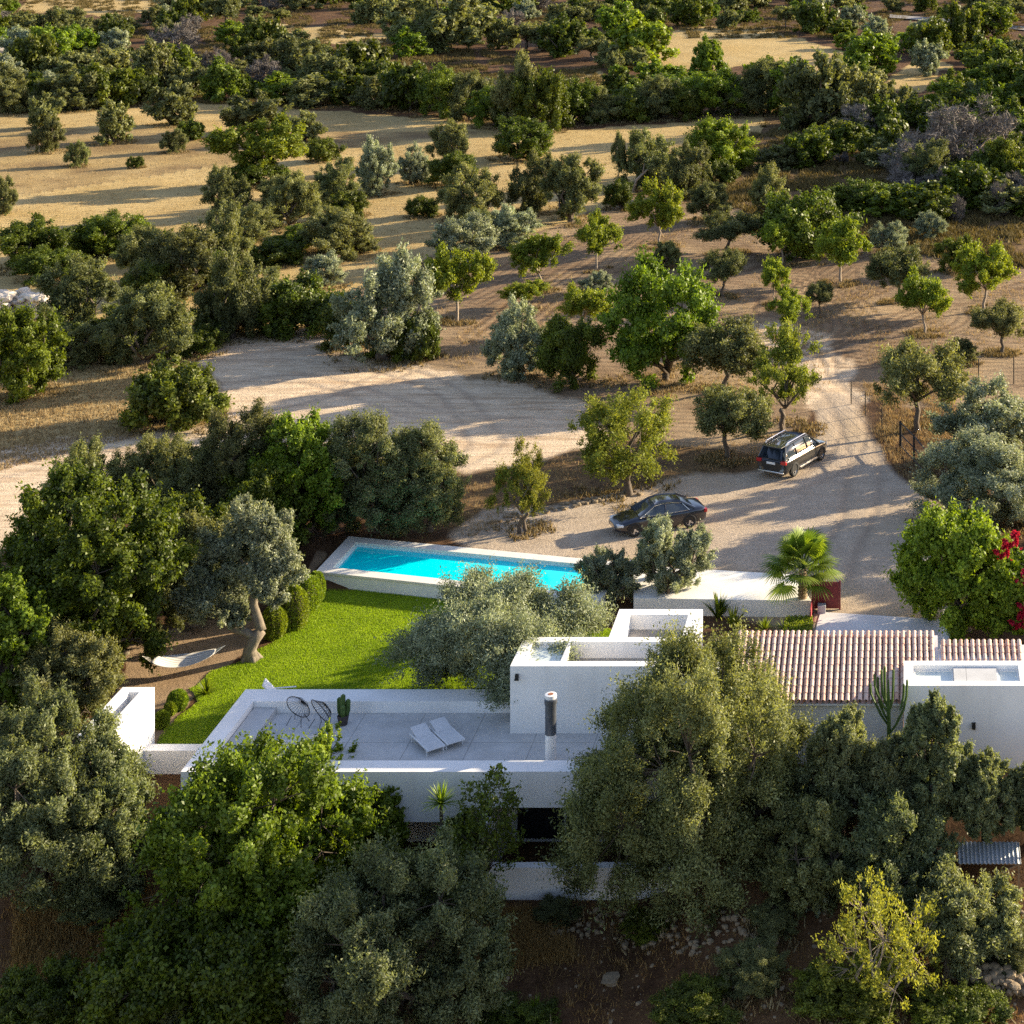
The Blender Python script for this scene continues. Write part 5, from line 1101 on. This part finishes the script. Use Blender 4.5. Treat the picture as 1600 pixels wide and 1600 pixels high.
# weeds, fallen leaves and seedlings round the foot of every orchard and field tree
rng = np.random.default_rng(57); qx = []; qy = []
for x, y, a, kd in TREEPOS:
    if y > 260: continue
    n = int(70 * a ** 1.3) + 20; r = a * (.25 + .85 * rng.uniform(0, 1, n) ** .8) * (1.0 if kd not in 'AT' else .6); q = rng.uniform(0, 2 * np.pi, n); qx.append(x + r * np.cos(q)); qy.append(y + r * np.sin(q) * .9)
qx = np.concatenate(qx); qy = np.concatenate(qy); k = vnoise(qx, qy, 1.2, 58) > .42; qx, qy = qx[k], qy[k]; n = len(qx); qx = np.repeat(qx, 6) + rng.normal(0, .13, n * 6); qy = np.repeat(qy, 6) + rng.normal(0, .13, n * 6)
half = rng.uniform(0, 1, len(qx)) < .5
v, f, t = blades(rng, qx[half], qy[half], terrain(qx[half], qy[half]) - .02, .08, .34, .03, 1.0); tag(put(bpy.data.objects.new('dry_weeds', fast_mesh('dry_weeds', v, f, M['straw'], t))), kind='stuff')
v, f, t = blades(rng, qx[~half], qy[~half], terrain(qx[~half], qy[~half]) - .02, .05, .30, .045, 1.5); tag(put(bpy.data.objects.new('low_weeds', fast_mesh('low_weeds', v, f, M['scrubleaf'], t))), kind='stuff')

# ------------------------------------------------------------------ clipped shrubs and garden plants
def clipped(label, px, py_top, py_bot, w, z0, seed, group, name='clipped_shrub', mat='hedge'):
    cy_ = (py_top + py_bot) / 2; x, y = W(px, py_bot - w * .18, z0); s = F / y; R = w / 2 / s; Hh = (py_bot - py_top) / s * .93; rng = np.random.default_rng(seed)
    n = int(5200 * R * R * 3 + 2500); q = unit(rng.normal(0, 1, (n, 3))); q[:, 2] = np.maximum(q[:, 2], -.86)
    bumpy = 1 + .05 * np.sin(q[:, 0] * 7 + seed) * np.sin(q[:, 1] * 6) + rng.normal(0, .018, n)
    P = q * np.array([R, R, Hh * .56]) * bumpy[:, None]; P[:, 2] += Hh * .46; P[:, 2] = np.maximum(P[:, 2], .0)
    D = unit(q + rng.normal(0, .6, (n, 3))); Nn = unit(rng.normal(0, 1, (n, 3)))
    v, f = leaf_quads(rng, P, D, Nn, .085, .045); tt = np.repeat(np.stack([rng.uniform(0, 1, n), rng.uniform(0, 1, n), np.zeros(n)], -1), 4, 0)
    t = thing(name, label, 'shrub', (x, y, z0), 0, group)
    put(bpy.data.objects.new('foliage', fast_mesh('foliage', v, f, M[mat], tt)), t)
    core = MB().lathe([(R * .35, 0), (R * .66, Hh * .2), (R * .8, Hh * .45), (R * .6, Hh * .75), (R * .1, Hh * .88)], n=14); core.build('core', M['bark'], t)
HG = 'clipped shrubs along the lawn'
clipped('smallest rounded clipped shrub, next to the old olive trunk', 428, 950, 1003, 38, -.65, 1, HG)
clipped('tall egg shaped clipped shrub, second from the old olive', 459, 920, 990, 44, -.65, 2, HG)
clipped('broad clipped shrub behind the egg shaped one', 474, 904, 966, 50, -.65, 3, HG)
clipped('dark clipped shrub at the back of the row', 462, 896, 950, 44, -.6, 4, HG)
clipped('upright clipped shrub nearest the pool corner', 494, 896, 945, 28, -.65, 5, HG)
clipped('clipped shrub between the egg shaped one and the pool corner', 486, 905, 955, 34, -.65, 6, HG)
BG = 'little round shrubs in the soil bed'
clipped('larger round shrub in the soil bed beside the white trough', 277, 1083, 1114, 30, -.65, 7, BG); clipped('small round shrub in the soil bed, middle one', 266, 1099, 1120, 18, -.65, 8, BG); clipped('small round shrub in the soil bed against the white trough', 253, 1114, 1140, 22, -.65, 9, BG)
# low box hedge by the palm
def hedge_block(x0, x1, y0, y1, z0, z1, n, seed, label):
    rng = np.random.default_rng(seed); P = rng.uniform(0, 1, (n, 3)); f = rng.integers(0, 5, n)
    P[f == 0, 0] = 0; P[f == 1, 0] = 1; P[f == 2, 1] = 0; P[f == 3, 1] = 1; P[f == 4, 2] = 1
    P = P * np.array([x1 - x0, y1 - y0, z1 - z0]) + rng.normal(0, .025, (n, 3)) - np.array([(x1 - x0) / 2, (y1 - y0) / 2, 0]); D = unit(rng.normal(0, 1, (n, 3)) + np.array([0, 0, .7])); v, fq = leaf_quads(rng, P, D, unit(rng.normal(0, 1, (n, 3))), .09, .05)
    tt = np.repeat(np.stack([rng.uniform(0, 1, n), rng.uniform(0, 1, n), np.zeros(n)], -1), 4, 0)
    t = thing('box_hedge', label, 'hedge', ((x0 + x1) / 2, (y0 + y1) / 2, z0)); put(bpy.data.objects.new('foliage', fast_mesh('foliage', v, fq, M['hedge'], tt)), t)
    MB().box(-(x1 - x0) / 2 + .06, (x1 - x0) / 2 - .06, -(y1 - y0) / 2 + .06, (y1 - y0) / 2 - .06, 0, z1 - z0 - .06).build('core', M['bark'], t)
hedge_block(-5.05, -3.95, 75.4, 77.2, -.7, .25, 7000, 3, 'low box hedge at the foot of the palm tree')
def sword_plant(label, px, py, n, ln, wd, seed, z0, mat='palm', spread=1.0, name='sword_leaf_plant', stem=0.0, cat='plant', pos3=None):
    rng = random.Random(seed)
    x, y = W(px, py, z0) if pos3 is None else pos3[:2]
    t = thing(name, label, cat, (x, y, z0)); vs = []; fs = []; ti = []
    for i in range(n):
        a = rng.uniform(0, 6.28); el = math.radians(rng.uniform(15, 85)) if spread > .9 else math.radians(rng.uniform(50, 85)); l = ln * rng.uniform(.7, 1.15)
        d = Vector((math.cos(a) * math.cos(el), math.sin(a) * math.cos(el), math.sin(el))); sd = Vector((-math.sin(a), math.cos(a), 0)); k = len(vs); tn = (rng.random(), rng.random(), 0)
        for j in range(4):
            u = j / 3; p = d * l * u + Vector((0, 0, stem - .35 * l * u * u * math.cos(el))); w = wd * (1 - u) ** .6 * (.6 + .8 * min(1, u * 4) * .5)
            vs += [p - sd * w, p + sd * w + Vector((0, 0, .0))]; ti += [tn, tn]
        for j in range(3): fs.append((k + 2 * j, k + 2 * j + 1, k + 2 * j + 3, k + 2 * j + 2))
    put(bpy.data.objects.new('leaves', fast_mesh('leaves', np.array(vs), np.array(fs), M[mat], np.array(ti))), t)
    if stem: MB().tube([(0, 0, -.1), (.03, 0, stem * .5), (0, 0, stem)], [.09, .07, .06], 8).build('stem', M['bark'], t)
    return t
sword_plant('rosette of pale sword leaves at the lawn corner by the trough', 322, 1086, 46, .75, .05, 1, -.64, 'hedge')
sword_plant('yucca head of spiky yellow green leaves before the front parapet', 690, 1330, 90, .85, .035, 2, -3.3, 'palm', 1.0, 'yucca', 3.1, pos3=(-16.2, 62.75))
sword_plant('smaller yucca beside the spiky yellow green one', 672, 1350, 50, .6, .035, 3, -3.3, 'palm', 1.0, 'yucca', 2.2, pos3=(-16.0, 62.6))
sword_plant('clump of dark strap leaves left of the white deck wall', 1122, 968, 70, 1.25, .07, 4, -.72, 'carob', .5, 'strap_leaf_plant')
sword_plant('second clump of dark strap leaves, nearer the tiled roof', 1146, 985, 50, 1.1, .06, 5, -.72, 'carob', .5, 'strap_leaf_plant')
sword_plant('low grassy plant under the white deck wall', 1195, 985, 60, .7, .03, 6, -.72, 'hedge', 1.0, 'grassy_plant')
sword_plant('low grassy plant between the deck wall and the palm', 1225, 986, 50, .6, .03, 7, -.72, 'hedge', 1.0, 'grassy_plant')
x, y, z = place(1545, 1468); sword_plant('dark agave on the red bank at lower right', 0, 0, 26, .75, .07, 8, z, 'carob', 1.0, 'agave', pos3=(x, y))
for i, (px, py) in enumerate(((835, 1585), (990, 1440))):
    x, y, z = place(px, py); sword_plant(('tuft of long dry grass near the bottom edge', 'grassy clump on the stony slope under the huge olive')[i], 0, 0, 60, .7, .02, 30 + i, z, 'hedge', .5, 'grass_tuft', pos3=(x, y))

# fan palm
x, y = W(1254, 962, -.7); pt = thing('fan_palm', 'fan palm with a rough trunk at the end of the white deck', 'palm tree', (x, y, -.7)); rng = random.Random(6)
prof = []
for i in range(26): zz = i * .085; prof.append(((.24 if i % 2 else .19) - zz * .012, zz))
MB().lathe(prof, n=14).build('trunk', plain('palm_trunk', (.27, .20, .12), .95, var=.4, nscale=14, bump=1, bscale=20), pt)
top = Vector((0, 0, 2.1)); vs = []; fs = []; ti = []; stm = MB()
for i in range(34):
    a = i * 2.39996 + rng.uniform(-.2, .2); el = math.radians(82 - 100 * (i / 34) ** 1.1 + rng.uniform(-8, 8)); l = rng.uniform(.85, 1.2)
    d = Vector((math.cos(a) * math.cos(el), math.sin(a) * math.cos(el), math.sin(el))); sd = Vector((-math.sin(a), math.cos(a), 0)); nn = sd.cross(d)
    hub = top + d * l + Vector((0, 0, -.10 * (1 - math.sin(el)))); stm.tube([top, top + d * l * .5 + Vector((0, 0, .03)), hub], [.035, .022, .015], 5); tn = (rng.random(), rng.random(), 0)
    for j in range(30):
        b = math.radians(-125 + 250 * j / 29); seg = d * math.cos(b) + sd * math.sin(b); L_ = .95 * (1 - .25 * abs(b) / 2.2) * rng.uniform(.9, 1.1); wv_ = d * -math.sin(b) + sd * math.cos(b); k = len(vs)
        fold = nn * (.06 * abs(math.sin(b)) + .02 * (j % 2))
        for u, ww in ((.02, .010), (.45, .040), (.75, .026), (1.0, .003)):
            p = hub + seg * L_ * u + fold * u + Vector((0, 0, -.30 * u ** 2.6 * L_)); vs += [p - wv_ * ww, p + wv_ * ww]; ti += [tn, tn]
        for q in range(3): fs.append((k + 2 * q, k + 2 * q + 1, k + 2 * q + 3, k + 2 * q + 2))
stm.build('leaf_stalks', M['cactus'], pt); put(bpy.data.objects.new('fronds', fast_mesh('fronds', np.array(vs), np.array(fs), M['palm'], np.array(ti))), pt)

# candelabra cactus before the tiled roof
x, y = -.55, 64.2; t = thing('candelabra_cactus', 'tall branching candelabra cactus in front of the tiled roof', 'cactus', (x, y, -.1))
mb = MB(); fluted(mb, [(0, 0, -.3), (0, 0, 1), (.02, 0, 1.9), (.0, 0, 2.7), (0, 0, 3.6)], .075, 10)
def arm(b, dx, dy, h0, h1, r=.06):
    fluted(mb, [(b, 0, h0), (b + dx * .45, dy * .5, h0 + abs(dx) * .45 + .1), (b + dx * .9, dy, h0 + abs(dx) * 1.1 + .25), (b + dx * 1.08, dy, (h0 + abs(dx) + h1) / 2 + .1), (b + dx * 1.12, dy, h1 - .06), (b + dx * 1.12, dy, h1)], r, 10)
for b, dx, dy, h0, h1 in ((0, -.34, 0, 2.1, 3.7), (0, -.58, .06, 1.95, 3.45), (0, .16, .05, 2.4, 3.95), (0, -.12, .1, 2.5, 4.05), (0, .60, 0, 1.6, 3.6), (0, -.45, -.1, 2.4, 3.85), (0, -.22, -.08, 2.6, 4.0), (.42, .12, .1, 2.5, 3.4)): arm(b, dx, dy, h0, h1, .048)
mb.build('stems', M['cactus'], t)

# ------------------------------------------------------------------ gate, fence, lean-to, stones, pole
g0 = place(1407, 700); g1 = place(1428, 722); g2 = place(1447, 746)
t = thing('field_gate', 'open dark metal gate with wire mesh at the right of the track', 'gate', g0); q0 = Vector((0, 0, 0)); q1 = Vector(g1) - Vector(g0); q2 = Vector(g2) - Vector(g0)
for q, r in ((q0, .08), (q1, .06), (q2, .08)): MB().tube([q - Vector((0, 0, .2)), q + Vector((0, 0, 1.5))], r, 8).build('post', M['darkmetal'], t)
mb = MB()
for h in (.12, .78, 1.42): mb.tube([q0 + Vector((0, 0, h)), q1 + Vector((0, 0, h)), q2 + Vector((0, 0, h))], .038, 6)
mb.build('rail', M['darkmetal'], t)
mb = MB()
for i in range(1, 22): p = q0.lerp(q2, i / 22); mb.tube([p + Vector((0, 0, .12)), p + Vector((0, 0, 1.42))], .004, 3, False)
for i in range(1, 9): h = .12 + 1.3 * i / 9; mb.tube([q0 + Vector((0, 0, h)), q2 + Vector((0, 0, h))], .004, 3, False)
mb.build('wire_mesh', M['darkmetal'], t)
def wire_fence(label, pts, hgt=1.4):
    ps = [Vector(place(*p)) for p in pts]; t = thing('wire_fence', label, 'fence', ps[0])
    for p in ps: MB().tube([p - ps[0] - Vector((0, 0, .2)), p - ps[0] + Vector((0, 0, hgt))], .035, 6).build('post', M['darkmetal'], t)
    mb = MB()
    for a, b in zip(ps[:-1], ps[1:]):
        for i in range(8): h = .1 + (hgt - .15) * i / 7; mb.tube([a - ps[0] + Vector((0, 0, h)), b - ps[0] + Vector((0, 0, h))], .005, 3, False)
        for i in range(1, 9): p = a.lerp(b, i / 9) - ps[0]; mb.tube([p + Vector((0, 0, .1)), p + Vector((0, 0, hgt - .05))], .003, 3, False)
    mb.build('wire_mesh', M['darkmetal'], t)
wire_fence('thin wire fence along the track beyond the gate', [(1407, 699), (1378, 674), (1352, 650), (1330, 632)])
wire_fence('wire fence crossing the brown ground at the right edge', [(1500, 606), (1529, 604), (1584, 600), (1640, 597)], 1.7)
# lean-to
x, y, z = place(1545, 1372); zt = CAMH - (1334 - HY) * y / F
t = thing('metal_lean_to', 'low lean-to with a grey corrugated metal roof on the right bank', 'shed', (x, y, z)); vs = []; fs = []; hh = zt - z; n = 60
for i in range(n + 1):
    xx = -1.05 + 2.1 * i / n; zz = .022 * math.sin(i * 1.57)
    vs += [(xx, -.45, hh - .08 + zz), (xx, .55, hh + .10 + zz)]
for i in range(n): fs.append((2 * i, 2 * i + 2, 2 * i + 3, 2 * i + 1))
o = MB().add(vs, fs).build('roof', M['sheet'], t); sm = o.modifiers.new('thick', 'SOLIDIFY'); sm.thickness = .012
for sx in (-1, 1): MB().box(sx * .98 - .03, sx * .98 + .03, -.40, -.34, -.3, hh - .10).build('post', M['timber'], t)
MB().tube([(.98, -.37, hh - .15), (-.3, -.37, hh - .75)], .025, 6).build('brace', M['timber'], t)
MB().box(-1.0, 1.0, .46, .52, -.3, hh - .05).build('back_panel', M['timber'], t)
def rock_verts(rng, sx, sy, sz):
    bm = bmesh.new(); bmesh.ops.create_icosphere(bm, subdivisions=2, radius=1.0); sd = rng.uniform(0, 50)
    for v in bm.verts:
        k = 1 + .35 * mnoise.noise(v.co * 1.3 + Vector((sd, sd, 0))) + .12 * mnoise.noise(v.co * 3.5 + Vector((0, sd, 0)))
        v.co = Vector((max(-.8, min(.8, v.co.x * k)) * sx, max(-.8, min(.8, v.co.y * k)) * sy, max(-.75, min(.75, v.co.z * k)) * sz))
    
    for v in bm.verts: v.co += Vector((rng.uniform(-1, 1) * sx, rng.uniform(-1, 1) * sy, rng.uniform(-1, 1) * sz)) * .06
    vs = [v.co.copy() for v in bm.verts]; fs = [tuple(v.index for v in f.verts) for f in bm.faces]; bm.free(); return vs, fs
def stone_heap(name, label, pts, n, smin, smax, wid, hgt, mat, seed, cat):
    rng = random.Random(seed); P3 = [Vector(place(*p)) for p in pts]; t0 = P3[0]; mb = MB(); ax = (P3[-1] - P3[0]); nrm = Vector((-ax.y, ax.x, 0)).normalized()
    for i in range(n):
        u = rng.random() * (len(P3) - 1); k = int(u); p = P3[k].lerp(P3[k + 1], u - k) + nrm * rng.uniform(-wid, wid); layer = rng.random(); s = rng.uniform(smin, smax)
        vs, fs = rock_verts(rng, s, s * rng.uniform(.6, 1), s * rng.uniform(.45, .8)); Rm = Matrix.Rotation(rng.uniform(0, 6.28), 3, 'Z')
        q = Vector((p.x, p.y, hz(p.x, p.y) + hgt * layer * (1 - .5 * 0))) - t0; mb.add([Rm @ v + q for v in vs], fs)
    o = mb.build(name, mat); o.location = t0; return tag(o, label, cat)
stone_heap('dry_stone_wall', 'tumbled dry stone wall under the huge dark olive', [(850, 1452), (960, 1440), (1060, 1455), (1130, 1470), (1210, 1482)], 230, .03, .15, .8, .10, M['stone'], 1, 'stone wall')
stone_heap('dry_stone_wall', 'pale dry stone wall at the lower right corner', [(1478, 1518), (1530, 1532), (1590, 1545), (1660, 1556)], 300, .05, .2, .4, .3, M['stone'], 2, 'stone wall')
stone_heap('stone_heap', 'long heap of pale quarried stones at the left edge', [(-30, 498), (0, 494), (40, 490), (85, 492)], 260, .18, .6, 1.6, 1.5, M['palestone'], 3, 'stone heap')
e_ = stone_heap('edge_rubble', None, [(735, 836), (800, 808), (870, 794), (930, 782), (1000, 770)], 110, .05, .2, .4, .05, M['stone'], 4, None); e_['kind'] = 'stuff'
def rock(label, px, py, sx, sy, sz, mat, seed, group=None):
    rng = random.Random(seed); x, y, z = place(px, py); vs, fs = rock_verts(rng, sx, sy, sz); o = MB().add(vs, fs).build('rock', mat, None, False); o.location = (x, y, z + sz * .25); o.rotation_euler = (0, 0, rng.uniform(0, 6)); return tag(o, label, 'rock', group)
rock('flat pale boulder lying on the shaded slope at the bottom', 954, 1532, .42, .34, .14, M['stone'], 1)
rock('pale stone below the tumbled wall, near the yellow almond', 1268, 1540, .26, .2, .14, M['stone'], 2)
rock('pale limestone block in the scrub at the upper left edge', 2, 86, 2.2, 1.6, 1.3, M['palestone'], 3); rock('flat pale outcrop in the upper left scrub', 75, 72, 2.6, 1.6, .8, M['palestone'], 4)
rock('small stone on the head of the clearing', 492, 519, .25, .2, .18, M['palestone'], 5)
# loose rubble on the near slope
rng = np.random.default_rng(31); mb = MB(); rr = random.Random(31); protos = [rock_verts(rr, 1, .8, .6) for _ in range(6)]
for i in range(260):
    px = rng.uniform(740, 1640); py = rng.uniform(1410, 1600); x, y, z = place(px, py); s = .03 + .10 * rng.random() ** 2.5; v_, f_ = protos[i % 6]; Rm = Matrix.Rotation(rng.uniform(0, 6.28), 3, 'Z'); mb.add([Rm @ v * s + Vector((x, y, z)) for v in v_], f_)
tag(mb.build('rubble', M['stone']), kind='stuff')
# bleached branch at lower right and dead branch by the golden strip
x, y, z = place(1578, 1520); t = MB(); t.tube([(0, 0, 0), (-.25, .1, .35), (-.62, .2, .75), (-.85, .25, 1.2)], [.045, .04, .032, .015], 6); t.tube([(-.62, .2, .75), (-.7, 0, 1.05)], [.025, .01], 5); o = t.build('dead_branch', M['paleb'], None, True); o.location = (x, y, z - .05); tag(o, 'bleached bent branch sticking up at lower right', 'branch')
x, y, z = place(988, 300); t = MB(); t.tube([(0, 0, -.2), (.4, 0, 1.2), (1.5, .2, 2.2), (2.2, .2, 2.5)], [.16, .13, .1, .04], 6); t.tube([(1.0, .1, 1.8), (1.2, 0, 2.8)], [.08, .03], 5); o = t.build('dead_branch', M['paleb'], None, True); o.location = (x, y, z); tag(o, 'bleached dead branch at the top of the orchard', 'branch')
